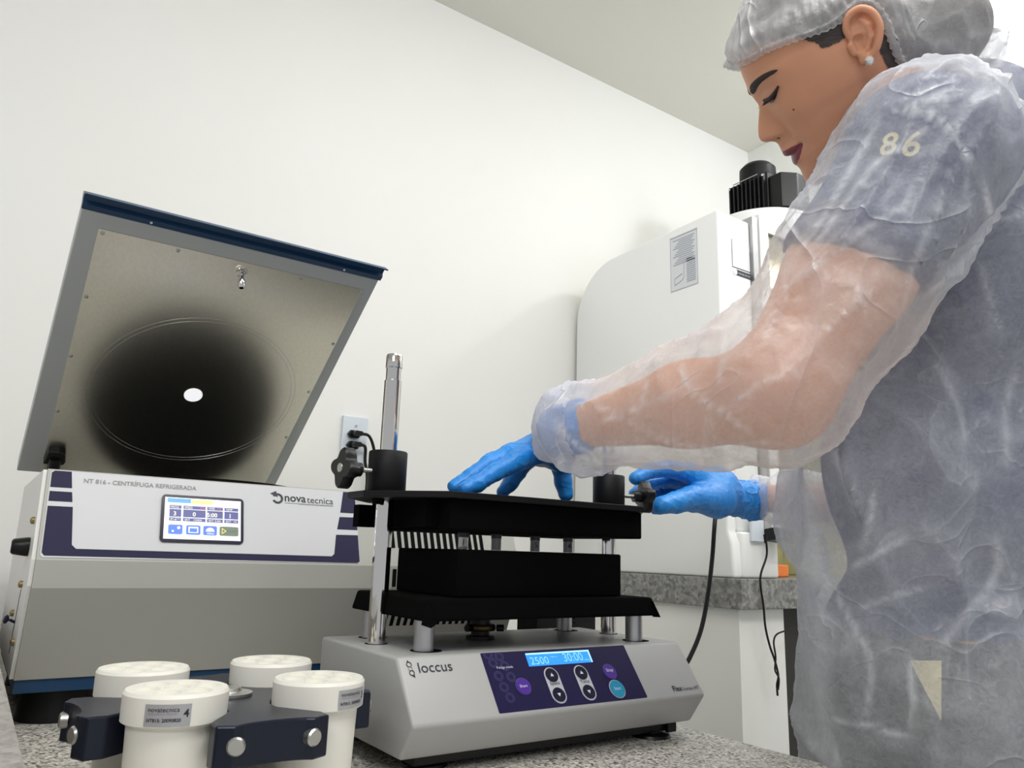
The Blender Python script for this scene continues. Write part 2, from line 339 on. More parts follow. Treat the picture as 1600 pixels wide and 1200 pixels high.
for j, (u0, u1, big, small, bot) in enumerate(((0.06, 0.21, '3', 'PROG', 'Nº'), (0.235, 0.525, '0', 'SPEED', 'SET   12000'), (0.545, 0.755, '5:00', 'TIME', 'SET 5:00'), (0.775, 0.965, '1', 'TEMP', 'SET  15'))):
    sq(u0, 0.19, u1, 0.27, 'scrnavy', 0.0031, 'readout'); sq(u0, 0.285, u1, 0.47, 'scrnavy', 0.0031, 'readout'); sq(u0, 0.49, u1, 0.57, 'scrnavy', 0.0031, 'readout')
    def stext(s, u, v, h, mm, w=None):
        mb = text_mb(s, sp(u, v, 0.0033), PU, -PV, height=h, width=w, depth=0, bold=(h > 0.003)); obj('digits', mb, MT[mm], ts)
    stext(big, (u0+u1)/2-0.028*len(big)+0.005, 0.445, 0.0055, 'scrtext'); stext(small, u0+0.015, 0.258, 0.0025, 'scrtext'); stext(bot, u0+0.02, 0.555, 0.0022, 'scrtext', w=(u1-u0)*0.07)
    if j in (1, 2): stext('RPM' if j == 1 else 'M:S', u1-0.075, 0.258, 0.0025, 'scrred')
stext('22/07/2024  14:35', 0.65, 0.105, 0.0028, 'scrfaint', w=0.026)
for (u0, u1, mm) in ((0.055, 0.235, 'scrblue'), (0.28, 0.465, 'scrblue'), (0.50, 0.68, 'scrblue'), (0.715, 0.97, 'scrolive')):
    obj('screen_button', MB().prism([sp(0, 0, 0.0029)-sp(0, 0, 0)+sp(a, b, 0) for a, b in rrect(u0, 0.66, u1, 0.89, 0.03)], PN*0.0002), MT[mm], ts)
sq(0.31, 0.70, 0.435, 0.845, 'scr', 0.0033, 'screen_icon'); sq(0.325, 0.735, 0.42, 0.83, 'scrblue', 0.0035, 'screen_icon')
obj('screen_icon', MB().prism([sp(a, b, 0.0033) for a, b in [(0.53, 0.80)]+[(0.59+0.055*math.cos(t), 0.79+0.085*math.sin(t)) for t in [math.pi+math.pi*i/8 for i in range(9)]]+[(0.65, 0.80)]], PN*0.0001), MT['scr'], ts)
stext('MENU', 0.55, 0.87, 0.0022, 'scr')
obj('screen_icon', MB().prism([sp(a, b, 0.0033) for a, b in ((0.10, 0.80), (0.125, 0.80), (0.125, 0.84), (0.10, 0.84))], PN*0.0001).prism([sp(0.185+0.02*math.cos(t), 0.735+0.035*math.sin(t), 0.0033) for t in [2*math.pi*i/10 for i in range(10)]], PN*0.0001), MT['scr'], ts)
tri = [(0.745, 0.70), (0.805, 0.775), (0.745, 0.85)]
mtri = MB()
for i in range(3):
    a, b = tri[i], tri[(i+1) % 3]; c = ((tri[0][0]+tri[1][0]+tri[2][0])/3, (tri[0][1]+tri[1][1]+tri[2][1])/3)
    ia = (a[0]+(c[0]-a[0])*0.3, a[1]+(c[1]-a[1])*0.3); ib = (b[0]+(c[0]-b[0])*0.3, b[1]+(c[1]-b[1])*0.3)
    mtri.prism([sp(*q, 0.0033) for q in (a, b, ib, ia)], PN*0.0001)
obj('screen_icon', mtri, MT['scryel'], ts); stext('START', 0.83, 0.80, 0.0028, 'scrnavy')
# vent slots on the right half of the front
vg = MB()
for i in range(17):
    x = 0.4835+i*0.01075
    for (y0, z0, y1, z1) in ((1.029, 0.060, 1.0088, 0.003), (1.0, -0.026, 1.0, -0.050), (1.0035, -0.0600, 1.0455, -0.150)):
        nrm = Vector((0, -(z0-z1), (y0-y1))).normalized()
        if nrm.y > 0: nrm = -nrm
        if i < 16: vg.obox(Vector((x, y0, z0))+nrm*0.0008, (0.0058, 0, 0), (0, y1-y0, z1-z0), -nrm*0.004)
obj('vent_slots', vg, MT['void'], ce, label='rows of black ventilation slots')
# lid
LO = Vector((0.044, 1.36, 0.0985)); LV = Vector((0, -0.37, 0.2865)).normalized(); LU = Vector((1, 0, 0)); LN = LU.cross(LV)   # LN towards the bowl / viewer
if LN.y > 0: LN = -LN
def lpt(u, v, h=0.0): return LO+LU*u+LV*v+LN*h
lid = obj('lid', MB().prism([lpt(u, v, -0.026) for u, v in ((0, 0), (0.3855, 0), (0.3935, 0.468), (0.0085, 0.468))], LN*0.026), MT['lidgrey'], ce, bevel=0.0015, label='open grey lid')
obj('steel_liner', MB().prism([lpt(u, v, 0.0002) for u, v in ((0.030, 0.004), (0.366, 0.004), (0.377, 0.447), (0.030, 0.447))], LN*0.0012), MT['steel'], lid, label='brushed stainless liner')
hm = MB().lathe([(0.0002, 0.0), (0.0125, 0.0), (0.0130, 0.0006)], lpt(0.2015, 0.198, 0.0016), LN, 28)
obj('sight_glass', hm, mat('sight_glass_painted_glow', (0.9, 0.9, 0.9), 0.2, emit=(0.75, 0.76, 0.78), strength=0.8), lid)  # emission stands in for the brightness in the lid hole; no lamp there
for rr in (0.139, 0.145):
    obj('wear_ring', MB().tube([lpt(0.205, 0.2, 0.0014)+(LU*math.cos(a)+LV*math.sin(a))*rr for a in [2*math.pi*i/64 for i in range(65)]], 0.00035, 5), MT['zinc'], lid, smooth=True)
for u, v in ((0.0355, 0.442), (0.1225, 0.442), (0.2848, 0.442), (0.3715, 0.442), (0.0345, 0.3427), (0.033, 0.2389), (0.033, 0.1332), (0.3705, 0.3398), (0.368, 0.2372), (0.366, 0.1315)):
    obj('screw', MB().lathe([(0.0026, 0), (0.0026, 0.0008), (0.0012, 0.0014)], lpt(u, v, 0.0013), LN, 12), MT['zinc'], lid, smooth=True)
pin = MB().lathe([(0.0080, 0), (0.0080, 0.002)], lpt(0.2061, 0.432, 0.0013), LN, 6)
pin.lathe([(0.0052, 0.002), (0.0052, 0.007), (0.0034, 0.0085), (0.0034, 0.013), (0.0052, 0.015), (0.0052, 0.024), (0.003, 0.027)], lpt(0.2061, 0.432, 0.0013), (LN*0.93-LV*0.36), 18)
obj('latch_pin', pin, MT['chrome'], lid, smooth=True)
# blue front flange of the lid : channel profile across the width (v along the lid, h away from it)
ch = [(0.4685, -0.026), (0.4685, 0.0002), (0.4760, 0.0015), (0.4795, -0.003), (0.4875, -0.003), (0.4925, 0.0085), (0.4945, 0.0085), (0.4900, -0.004), (0.477, -0.026)]
obj('lid_flange', MB().prism([lpt(0.0080, v, h) for v, h in ch], LU*0.3880), MT['blue'], lid, label='dark blue flange along the top edge')
for u in (0.084, 0.338):
    obj('screw', MB().lathe([(0.0016, 0), (0.0016, 0.0014)], lpt(u, 0.4725, 0.0006), LN, 10), MT['whiteink'], lid)
# gas strut at the hinge
hb = MB().prism([lpt(u, v, 0.0015) for u, v in ((0.030, 0.034), (0.056, 0.034), (0.058, 0.040), (0.055, 0.058), (0.047, 0.061), (0.034, 0.060))], LN*0.012)
obj('hinge_bracket', hb, MT['black'], ce, bevel=0.001)
obj('gas_strut', MB().tube([lpt(0.044, 0.045, 0.010), (0.090, 1.36, 0.060)], [0.0085, 0.0085], 20), MT['black'], ce, smooth=True)
# ================================================================ vortex mixer
vm = empty('vortex_mixer', (0.545, 0.77, TZ), 'silver grey bench vortex mixer with blue display and black padded tube clamp', 'mixer')
MX0, MX1 = 0.352, 0.738
mp = [(0.694, -0.100), (0.652, -0.155), (0.676, -0.188), (0.885, -0.188), (0.885, -0.100)]
obj('housing', MB().prism([(MX0, y, z) for y, z in mp], (MX1-MX0, 0, 0)), MT['mixer'], vm, bevel=0.0035, seg=3, smooth=True)
obj('base_plate', MB().box((0.375, 0.690, -0.199), (0.722, 0.875, -0.1882)).box((0.708, 0.684, -0.200), (0.722, 0.690, -0.189)), MT['black'], vm, bevel=0.001)
for fx, fy in ((0.40, 0.715), (0.695, 0.700), (0.40, 0.85), (0.695, 0.85)):
    obj('foot', MB().lathe([(0.0235, 0), (0.022, 0.003), (0.012, 0.005), (0.012, 0.0065)], (fx, fy, TZ+0.0003)), MT['black'], vm, smooth=True)
QO = Vector((MX0, 0.694, -0.100)); QV = Vector((0, -0.042, -0.055)).normalized(); QN = PU.cross(-QV)
def qq(u, v, h=0.0): return QO+PU*u+QV*v+QN*h
film = obj('control_film', patch(rrect(0.0950, 0.0010, 0.2935, 0.0650, 0.0012), 0.0005, 0.0005, qq), MT['navy2'], vm, label='dark violet control film')
# ring pattern
rg = MB()
for (u, v) in ((0.1035, 0.0030), (0.1165, 0.0060), (0.1065, 0.0125), (0.1195, 0.0165), (0.1080, 0.0270), (0.1225, 0.0290), (0.1100, 0.0390), (0.1130, 0.0505)):
    for R in (0.0052, 0.0036):
        for i in range(28):
            b0, b1 = 2*math.pi*i/28, 2*math.pi*(i+1)/28; r2 = R-0.0004
            if v+R*math.sin(b0) < 0.0015: continue
            addmb(rg, patch([(u+r*math.cos(b), v+r*math.sin(b)) for b, r in ((b0, R), (b1, R), (b1, r2), (b0, r2))], 0.0007, 0.0002, qq))
obj('ring_pattern', rg, MT['lilac'], film)
LC = obj('lcd_display', patch([(0.1500, 0.0045), (0.2372, 0.0045), (0.2365, 0.0192), (0.1495, 0.0192)], 0.0009, 0.0004, qq), MT['lcd'], film, label='glowing blue liquid crystal display')
obj('lcd_border', patch([(0.1500, 0.0045), (0.2372, 0.0045), (0.2372, 0.0062), (0.1500, 0.0062)], 0.0012, 0.0002, qq).add(*(lambda b: (b.v, b.f))(patch([(0.2352, 0.0045), (0.2372, 0.0045), (0.2367, 0.0192), (0.2352, 0.0192)], 0.0012, 0.0002, qq))), MT['lcdhi'], film)
def qtext(s, u, v, w=None, h=None, mm='ink', name='lettering', bold=False, par=None): return ptext(s, u, v, w=w, h=h, mm=mm, hh=0.0013, bold=bold, par=par or film, name=name, O=qq)
qtext('2500', 0.153, 0.0178, w=0.024, h=0.0085, mm='lcdtext', name='digits'); qtext('rpm', 0.181, 0.0115, w=0.009, h=0.002, mm='lcdtext', name='digits')
qtext('30:00', 0.198, 0.0168, w=0.027, h=0.0098, mm='lcdtext', name='digits'); qtext('m:s', 0.2265, 0.0172, w=0.007, h=0.002, mm='lcdtext', name='digits')
def disc(u, v, r, hh, t=0.0004, sv=1.0, n=28): return patch([(u+r*math.cos(2*math.pi*i/n), v+sv*r*math.sin(2*math.pi*i/n)) for i in range(n)], hh, t, qq)
def pill(u, v0, v1, r, hh, t=0.0004):
    return patch([(u+r*math.cos(a), v1+r*math.sin(a)) for a in [math.pi*i/12 for i in range(13)]]+[(u+r*math.cos(a), v0+r*math.sin(a)) for a in [math.pi+math.pi*i/12 for i in range(13)]], hh, t, qq)
for u, word in ((0.1737, 'Speed'), (0.2142, 'Time')):
    k = obj('key_surround', pill(u, 0.0310, 0.0525, 0.0094, 0.0008), MT['keygrey'], film)
    obj('key', disc(u, 0.0308, 0.0078, 0.0014), MT['keyblack'], film); obj('key', disc(u, 0.0525, 0.0078, 0.0014), MT['keyblack'], film)
    obj('arrow', patch([(u-0.0022, 0.0322), (u+0.0022, 0.0322), (u, 0.0285)], 0.0017, 0.0002, qq), MT['whiteink'], film)
    obj('arrow', patch([(u-0.0022, 0.0510), (u, 0.0547), (u+0.0022, 0.0510)], 0.0017, 0.0002, qq), MT['whiteink'], film)
    qtext(word, u-0.0062, 0.0428, w=0.0124, mm='ink', name='key_lettering')
for u, v, mm, s in ((0.1331, 0.0401, 'purple', 'Short'), (0.2549, 0.0319, 'purple', 'Stop'), (0.2549, 0.0523, 'cyan', 'Start')):
    r = 0.0098 if mm == 'cyan' else 0.0085
    obj('key_ring', disc(u, v, r+0.0008, 0.0009), MT['keygrey'] if mm == 'cyan' else MT['lilac'], film)
    obj('key', disc(u, v, r, 0.0015), MT[mm], film, label='round blue start key' if mm == 'cyan' else 'round purple key')
    qtext(s, u-0.0048, v+0.0015, w=0.0096, mm='whiteink', name='key_lettering').location += (QN*0.0004*K)
qtext('Pulsign mode', 0.1085, 0.0205, w=0.0200, mm='whiteink', name='mode_lettering')
# maker's lettering and model name on the enamel
def otext(s, u, v, w, h=None, bold=False, mm='ink'): return ptext(s, u, v, w=w, h=h, mm=mm, hh=0.0006, bold=bold, par=vm, name='maker_lettering', O=qq)
otext('loccus', 0.0205, 0.0178, 0.0370)
ic = MB()
for (u, v, R) in ((0.0115, 0.0085, 0.0029), (0.0125, 0.0172, 0.0029)):
    for i in range(24):
        b0, b1 = 2*math.pi*i/24, 2*math.pi*(i+1)/24
        addmb(ic, patch([(u+r*math.cos(b), v+r*math.sin(b)) for b, r in ((b0, R), (b1, R), (b1, R-0.0008), (b0, R-0.0008))], 0.0006, 0.0002, qq))
addmb(ic, patch([(0.0095, 0.0068), (0.0105, 0.0040), (0.0122, 0.0058)], 0.0006, 0.0002, qq)); addmb(ic, patch([(0.0118, 0.0200), (0.0148, 0.0222), (0.0148, 0.0188)], 0.0006, 0.0002, qq))
obj('maker_logo', ic, MT['ink'], vm)
ic = MB()
for i in range(24):
    b0, b1 = 2*math.pi*i/24, 2*math.pi*(i+1)/24
    addmb(ic, patch([(0.0120+r*math.cos(b), 0.0128+r*math.sin(b)) for b, r in ((b0, 0.0024), (b1, 0.0024), (b1, 0.0017), (b0, 0.0017))], 0.0006, 0.0002, qq))
obj('maker_logo', ic, MT['greyink'], vm)
otext('Flex', 0.3375, 0.0618, 0.0150, bold=True); otext('Vortex HT', 0.3530, 0.0618, 0.0270)
# chrome guide posts with end caps
for px_, top in ((0.3808, 0.2245), (0.7178, 0.2245)):
    p = obj('guide_post', MB().lathe([(0.0100, -0.0999), (0.0100, 0.193), (0.0088, 0.1935), (0.0088, 0.208), (0.0098, 0.2085), (0.0098, 0.222), (0.0088, 0.2245)], (px_, 0.800, 0), n=40), MT['chrome'], vm, smooth=True)
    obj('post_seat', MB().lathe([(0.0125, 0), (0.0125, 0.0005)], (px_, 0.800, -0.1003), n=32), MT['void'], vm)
# satin legs
for lx, ly in ((0.3995, 0.727), (0.6905, 0.723), (0.6850, 0.853), (0.4000, 0.857)):
    obj('support_leg', MB().lathe([(0.0104, -0.0999), (0.0104, -0.069)], (lx, ly, 0), n=32), MT['alu'], vm, smooth=True)
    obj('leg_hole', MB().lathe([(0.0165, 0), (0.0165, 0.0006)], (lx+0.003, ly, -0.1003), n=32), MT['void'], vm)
# drive hub under the shaking platform
obj('drive_hub', MB().lathe([(0.017, -0.0998), (0.017, -0.096), (0.011, -0.095), (0.011, -0.090)], (0.515, 0.800, 0)).lathe([(0.012, -0.083), (0.012, -0.075), (0.034, -0.074), (0.034, -0.069)], (0.515, 0.800, 0)), MT['black'], vm, smooth=True)
hub = obj('clamp_collar', MB().lathe([(0.017, -0.090), (0.0178, -0.0885), (0.0178, -0.0845), (0.017, -0.083)], (0.515, 0.800, 0)), mat('dark_bronze', (0.12, 0.085, 0.04), 0.35, 1.0), vm, smooth=True)
obj('screw', MB().lathe([(0.004, 0), (0.004, 0.008)], (0.499, 0.795, -0.0865), (-1, -0.3, 0), 14), MT['black'], hub)
obj('screw', MB().lathe([(0.004, 0), (0.004, 0.008)], (0.529, 0.786, -0.0865), (1, -0.4, 0), 14), MT['black'], hub)
# shaking platform with cloth cover
def frustum(x0, y0, x1, y1, z0, X0, Y0, X1, Y1, z1):
    return MB().add([(x0,y0,z0),(x1,y0,z0),(x1,y1,z0),(x0,y1,z0),(X0,Y0,z1),(X1,Y0,z1),(X1,Y1,z1),(X0,Y1,z1)], [(0,3,2,1),(4,5,6,7),(0,1,5,4),(1,2,6,5),(2,3,7,6),(3,0,4,7)])
pf = obj('shaking_platform', frustum(0.383, 0.698, 0.7065, 0.880, -0.0690, 0.3875, 0.703, 0.7035, 0.876, -0.0475), MT['foam'], vm, bevel=0.003, label='black covered shaking platform')
obj('cover_fold', MB().prism([(0.3865, 0.6975, -0.050), (0.3795, 0.694, -0.0715), (0.3890, 0.6940, -0.0745), (0.397, 0.6975, -0.0710)], (0, 0.004, 0)), MT['foam'], pf)
obj('cover_fold', MB().prism([(0.700, 0.6985, -0.052), (0.7085, 0.6945, -0.0705), (0.703, 0.698, -0.0705)], (0, 0.005, 0)), MT['foam'], pf)
obj('lower_tube_block', MB().box((0.4315, 0.720, -0.0470), (0.6670, 0.862, 0.0030)), MT['foam'], vm, bevel=0.002, label='black foam tube block')
# clamp assembly above
oct_ = [(0.410, 0.700), (0.688, 0.700), (0.7535, 0.778), (0.7535, 0.822), (0.700, 0.885), (0.398, 0.885), (0.3440, 0.822), (0.3440, 0.778)]
cp = obj('clamp_plate', MB().prism([(x, y, 0.0555) for x, y in oct_], (0, 0, 0.0070)), MT['blackm'], vm, bevel=0.0008, label='black octagonal clamp plate')
obj('upper_pad', MB().prism([(x, y, 0.0225) for x, y in [(0.414, 0.709), (0.692, 0.709), (0.692, 0.872), (0.414, 0.872)]], (0, 0, 0.0328)), MT['foam'], vm, bevel=0.002, label='thick black foam pressure pad')
obj('upper_pad_side', MB().box((0.398, 0.735, 0.026), (0.4138, 0.872, 0.0550)).box((0.377, 0.862, 0.026), (0.3975, 0.878, 0.0520)), MT['foam'], vm)
for px_ in (0.3808, 0.7178):
    obj('slide_collar', MB().lathe([(0.0104, 0.0627), (0.0210, 0.0627), (0.0220, 0.064), (0.0220, 0.1085), (0.0210, 0.1098), (0.0104, 0.1098)], (px_, 0.800, 0), n=40), MT['blackm'], vm, smooth=True)
    obj('plate_nut', MB().lathe([(0.0070, 0), (0.0055, -0.006)], (px_-0.014 if px_ < 0.5 else px_, 0.79, 0.0553), n=6), MT['void'], cp)
def star_knob(c, ax, name, label):
    c = Vector(c); ax = Vector(ax).normalized(); u = Vector((0, 0, 1)); u = (u-ax*u.dot(ax)).normalized(); w = ax.cross(u)
    rod = obj('knob_screw', MB().lathe([(0.0030, 0.0)]+[(0.0031-0.0005*(i % 2), 0.001*i) for i in range(1, 15)], c, ax, 16), MT['zinc'], vm, smooth=True)
    m = MB(); n = 72; rows = [(0.0, 0.55), (0.0008, 0.62), (0.010, 0.62), (0.0108, 0.93), (0.0125, 1.0), (0.0235, 1.0), (0.0250, 0.94)]
    vs = []
    for i, (h, s) in enumerate(rows):
        for k in range(n):
            a = 2*math.pi*k/n
            lobe = 0.0185+0.0040*math.cos(4*a+0.7)
            r = 0.0078 if i < 3 else lobe*s
            vs.append(c+ax*(0.0135+h)+(u*math.cos(a)+w*math.sin(a))*r)
    fs = [(i*n+k, i*n+(k+1) % n, (i+1)*n+(k+1) % n, (i+1)*n+k) for i in range(len(rows)-1) for k in range(n)]
    fs += [tuple(range(n-1, -1, -1)), tuple((len(rows)-1)*n+k for k in range(n))]
    m.add(vs, fs)
    kn = obj(name, m, MT['black'], vm, smooth=True, label=label)
    obj('knob_insert', MB().lathe([(0.0052, 0), (0.0050, 0.0008)], c+ax*(0.0135+0.0250), ax, 20), MT['zinc'], kn, smooth=True)
star_knob((0.3590, 0.7970, 0.0860), (-1, -0.12, 0.0), 'star_knob', 'black lobed clamping knob')
star_knob((0.7395, 0.792, 0.0830), (0.93, -0.35, 0.0), 'star_knob', 'black lobed clamping knob held by a gloved hand')
# test tubes standing in the lower block
for i, (x, y, s, tilt, fill) in enumerate(((0.480, 0.79, '1', 0, 0), (0.5235, 0.785, '', 0, 1), (0.5855, 0.79, '5', 0, 1), (0.6385, 0.79, '4', 0, 1))):
    lab = ['clear tube marked 1, leftmost in the mixer block', 'beige sample tube second from the left in the mixer block', 'beige sample tube marked 5 in the mixer block', 'beige sample tube marked 4, rightmost in the mixer block'][i]
    t = empty('test_tube', (x, y, 0.0035), lab, 'test tube', 'tubes held in the vortex mixer')
    obj('tube_wall', MB().lathe([(0.0060, 0.0035), (0.0060, 0.0185)], (x, y, 0), n=24), MT['tube'], t, smooth=True)
    obj('sample', MB().lathe([(0.0052, 0.0036), (0.0052, 0.0175 if fill else 0.006)], (x, y, 0), n=24), MT['paste'] if fill else MT['label'], t, smooth=True)
    obj('cap', MB().lathe([(0.0064, 0.0172), (0.0064, 0.0223)], (x, y, 0), n=24), MT['cap'], t, smooth=True)
    if s:
        d = (Vector((0, 0, 0))-Vector((x, y, 0))).normalized(); uu = Vector((-d.y, d.x, 0))
        q = Vector((x, y, 0.0082))+d*0.0062-uu*0.0002
        obj('pen_mark', text_mb(s, q, uu, (0, 0, 1), height=0.0065, depth=0.0002), MT['blueink'], t)
tag(obj('louvred_black_unit', MB().box((0.700, 0.935, TZ+0.0006), (0.812, 0.985, -0.075)).add(*(lambda b: (b.v, b.f))(MB().box((0.77, 0.9335, -0.088), (0.808, 0.936, -0.086)).box((0.77, 0.9335, -0.094), (0.808, 0.936, -0.092)).box((0.77, 0.9335, -0.100), (0.808, 0.936, -0.098)))), MT['black'], origin=(0.73, 0.95, TZ)),
    'black louvred box standing behind the vortex mixer', 'power unit')

# ================================================================ swing-out rotor and buckets
RC = Vector((0.203, 0.712, 0)); RR = 0.081; BZ = -0.107
rt = empty('centrifuge_rotor', (RC.x, RC.y, -0.168), 'dark blue-black cross-shaped rotor carrying four white buckets on the counter', 'rotor')
ph0 = math.radians(-43)
outline = []
for k in range(4):
    a = ph0-math.radians(45)+k*math.pi/2        # arm direction
    d = Vector((math.cos(a), math.sin(a), 0)); e = Vector((-d.y, d.x, 0))
    outline += [RC+d*0.100-e*0.043, RC+d*0.114-e*0.043, RC+d*0.120-e*0.030]
    outline += [RC+d*(0.120-0.007*math.cos(t))+e*0.030*math.sin(t)*0.9 for t in [math.radians(x) for x in (-60, -40, -20, 0, 20, 40, 60)]]
    outline += [RC+d*0.120+e*0.030, RC+d*0.114+e*0.043, RC+d*0.100+e*0.043]
    b = ph0+k*math.pi/2; bc = RC+Vector((math.cos(b), math.sin(b), 0))*RR
    for i in range(13):
        t = math.radians(-122+ -116*i/12)   # sweep around the inner side of the bucket
        outline.append(bc+Vector((math.cos(b+t), math.sin(b+t), 0))*0.0385)
obj('rotor_cross', MB().prism([(p.x, p.y, BZ-0.049) for p in outline], (0, 0, 0.030)), MT['anod'], rt, bevel=0.0016)
obj('rotor_hub', MB().lathe([(0.058, -0.061), (0.062, -0.058), (0.062, -0.0525), (0.050, -0.0495)], (RC.x, RC.y, BZ), n=48), MT['anod'], rt, smooth=True)
obj('hub_nut', MB().lathe([(0.020, -0.0188), (0.020, -0.0165), (0.011, -0.015), (0.010, -0.0125), (0.006, -0.012)], (RC.x, RC.y, BZ), n=32), MT['zinc'], rt, smooth=True)
for k in range(4):
    a = ph0-math.radians(45)+k*math.pi/2; d = Vector((math.cos(a), math.sin(a), 0)); e = Vector((-d.y, d.x, 0))
    for s_ in (-1, 1):
        obj('trunnion_pin', MB().lathe([(0.0066, -0.004), (0.0066, 0.0015), (0.0054, 0.0030)], RC+d*(0.1185 if True else 0)+e*0.029*s_+Vector((0, 0, BZ-0.033)), d*0.95+e*0.3*s_, 18), MT['zinc'], rt, smooth=True)
bk = empty('centrifuge_bucket', (0, 0, 0), 'x', 'bucket', 'white rotor buckets')
bk.location = W((0, 0, BZ-0.098))
ob = obj('bucket_body', MB().lathe([(0.0290, 0.0), (0.0305, 0.002), (0.0325, 0.060), (0.0330, 0.0735), (0.0375, 0.0765), (0.0378, 0.0955), (0.0362, 0.0980), (0.0, 0.0980)], (0, 0, BZ-0.098), n=56, cap=False), MT['nylon'], bk, smooth=True)
hl = MB()
for i in range(7):
    a = 2*math.pi*i/6; r = 0 if i == 6 else 0.0222
    hl.lathe([(0.0096, -0.0035), (0.0100, 0.01)], (r*math.cos(a), r*math.sin(a), BZ), n=28)
cut = obj('cutter', hl, MT['nylon'], bk)
body = ob; md = body.modifiers.new('b', 'BOOLEAN'); md.object = cut; md.operation = 'DIFFERENCE'; md.solver = 'EXACT'
dg = bpy.context.evaluated_depsgraph_get(); dg.update()
nm = bpy.data.meshes.new_from_object(body.evaluated_get(dg)); body.modifiers.clear(); body.data = nm; nm.name = 'bucket_body'
nm.polygons.foreach_set('use_smooth', [True]*len(nm.polygons)); nm.set_sharp_from_angle(angle=math.radians(30))
for p_ in nm.polygons:
    if p_.normal.z > 0.98: p_.use_smooth = False
bpy.data.objects.remove(cut)
labs = ['white bucket nearest the lens, silver label with a bold 4', 'white bucket right of the rotor beside the mixer, silver label at its right edge', 'white bucket at the back of the rotor, partly behind the arm', 'white bucket on the left of the rotor behind the labelled one']
order = [3, 0, 1, 2]     # -43-90 -> nearest ; -43 -> right ; 47 -> back ; 137 -> left
for j, k in enumerate(order):
    b = ph0+k*math.pi/2
    if j == 0: o = bk; parts = [body]
    else:
        o = bk.copy(); COL.objects.link(o)
        c_ = body.copy(); COL.objects.link(c_); c_.parent = o
    o.location = W((RC.x+RR*math.cos(b), RC.y+RR*math.sin(b), BZ-0.098)); o['label'] = labs[j]
    if j < 2:
        cx_, cy_ = RC.x+RR*math.cos(b), RC.y+RR*math.sin(b); R_ = 0.03805
        # label on the collar of the bucket, facing azimuth az
        az = math.radians(-110.0 if j == 0 else -62.0)
        def cw(a, z, rr=R_): return (cx_+rr*math.cos(az+a/R_), cy_+rr*math.sin(az+a/R_), BZ-0.0205+z)
        m = MB(); nn = 10; wl = 0.032
        for q in range(nn+1): m.v += [cw(-wl/2+wl*q/nn, 0), cw(-wl/2+wl*q/nn, 0.0148)]
        m.f = [(2*q, 2*q+2, 2*q+3, 2*q+1) for q in range(nn)]
        lb = obj('label_plate', (m.v, m.f), MT['label'], o, label='silver label plate')
        for s, a0_, z0_, w_, h_, bo, mm in (('novatecnica', -0.0135, 0.0098, 0.0215, None, False, 'ink'), ('NT815: 20090820', -0.0140, 0.0030, 0.0235, None, True, 'ink'), ('Equipamentos para laboratório', -0.013, 0.0077, 0.020, None, False, 'greyink'), ('4' if j == 0 else '3', 0.0108, 0.0060, None, 0.0055, True, 'ink')):
            tm = text_mb(s, (0, 0, 0), (1, 0, 0), (0, 1, 0), width=w_, height=h_, bold=bo, wrap=lambda x, y: cw(a0_+x, z0_+y, R_+0.0003))
            obj('label_lettering', (tm.v, tm.f), MT[mm], lb)

# ================================================================ fume hood
fh = empty('fume_hood', (1.7, 1.33, -0.036), 'white fibreglass fume hood with aluminium sash rails on the granite bench', 'fume hood')
def arc_pts(cy, cz, r, a0, a1, n=10): return [(cy+r*math.cos(math.radians(a0+(a1-a0)*i/n)), cz+r*math.sin(math.radians(a0+(a1-a0)*i/n))) for i in range(n+1)]
sp_ = [(1.585, -0.0355), (1.585, 0.60)]+arc_pts(1.43, 0.625, 0.155, 0, 90)[1:]+[(1.080, 0.788), (1.080, 0.06), (1.070, 0.035), (1.066, -0.0355)]
obj('left_shell', MB().prism([(1.300, y, z) for y, z in sp_], (0.030, 0, 0)), MT['hood'], fh, bevel=0.006, seg=3, smooth=True)
fr = MB().box((1.3302, 1.080, 0.06), (1.413, 1.110, 0.786)).box((1.3302, 1.068, -0.0355), (1.452, 1.112, 0.0598))
obj('front_frame', fr, MT['hood'], fh, bevel=0.006, seg=3, smooth=True)
obj('roof', MB().box((1.3302, 1.09, 0.765), (2.09, 1.50, 0.787)), MT['hood'], fh, bevel=0.004)
obj('back_lining', MB().box((1.3302, 1.50, -0.0355), (2.09, 1.53, 0.764)).box((2.06, 1.12, -0.0355), (2.09, 1.499, 0.764)).box((1.3305, 1.1125, -0.0355), (1.36, 1.499, 0.764)), MT['interior'], fh, label='cream interior lining')
obj('sash_rail', MB().box((1.4135, 1.072, 0.06), (1.432, 1.105, 0.800)), MT['alu'], fh, bevel=0.001)
obj('sash_rail', MB().box((1.4375, 1.070, 0.06), (1.470, 1.100, 0.812)), MT['hood'], fh, bevel=0.001, label='white aluminium rail')
obj('sash_top_bar', MB().box((1.4705, 1.075, 0.775), (2.06, 1.098, 0.800)), MT['alu'], fh, bevel=0.001)
obj('sash_pane', MB().box((1.4705, 1.084, 0.20), (2.06, 1.089, 0.774)), MT['glass'], fh)
obj('inner_baffle', MB().box((1.3605, 1.30, 0.50), (2.059, 1.31, 0.70)), MT['hood'], fh)
obj('hood_lamp', MB().box((1.60, 1.20, 0.745), (1.90, 1.26, 0.7645)), mat('hood_lamp_glow', (1, 0.95, 0.8), 0.3, emit=(1.0, 0.90, 0.66), strength=7.0), fh, label='lit strip lamp under the roof')
st = obj('instruction_sticker', MB().box((1.2992, 1.141, 0.6245), (1.2998, 1.2275, 0.7635)), MT['paper'], fh, label='grey printed instruction sticker')
pr = MB()
for i in range(13):
    z = 0.750-i*0.0052; pr.box((1.2988, 1.150+0.004*(i % 3), z), (1.2991, 1.2180-0.006*((i*7) % 4), z+0.0028))
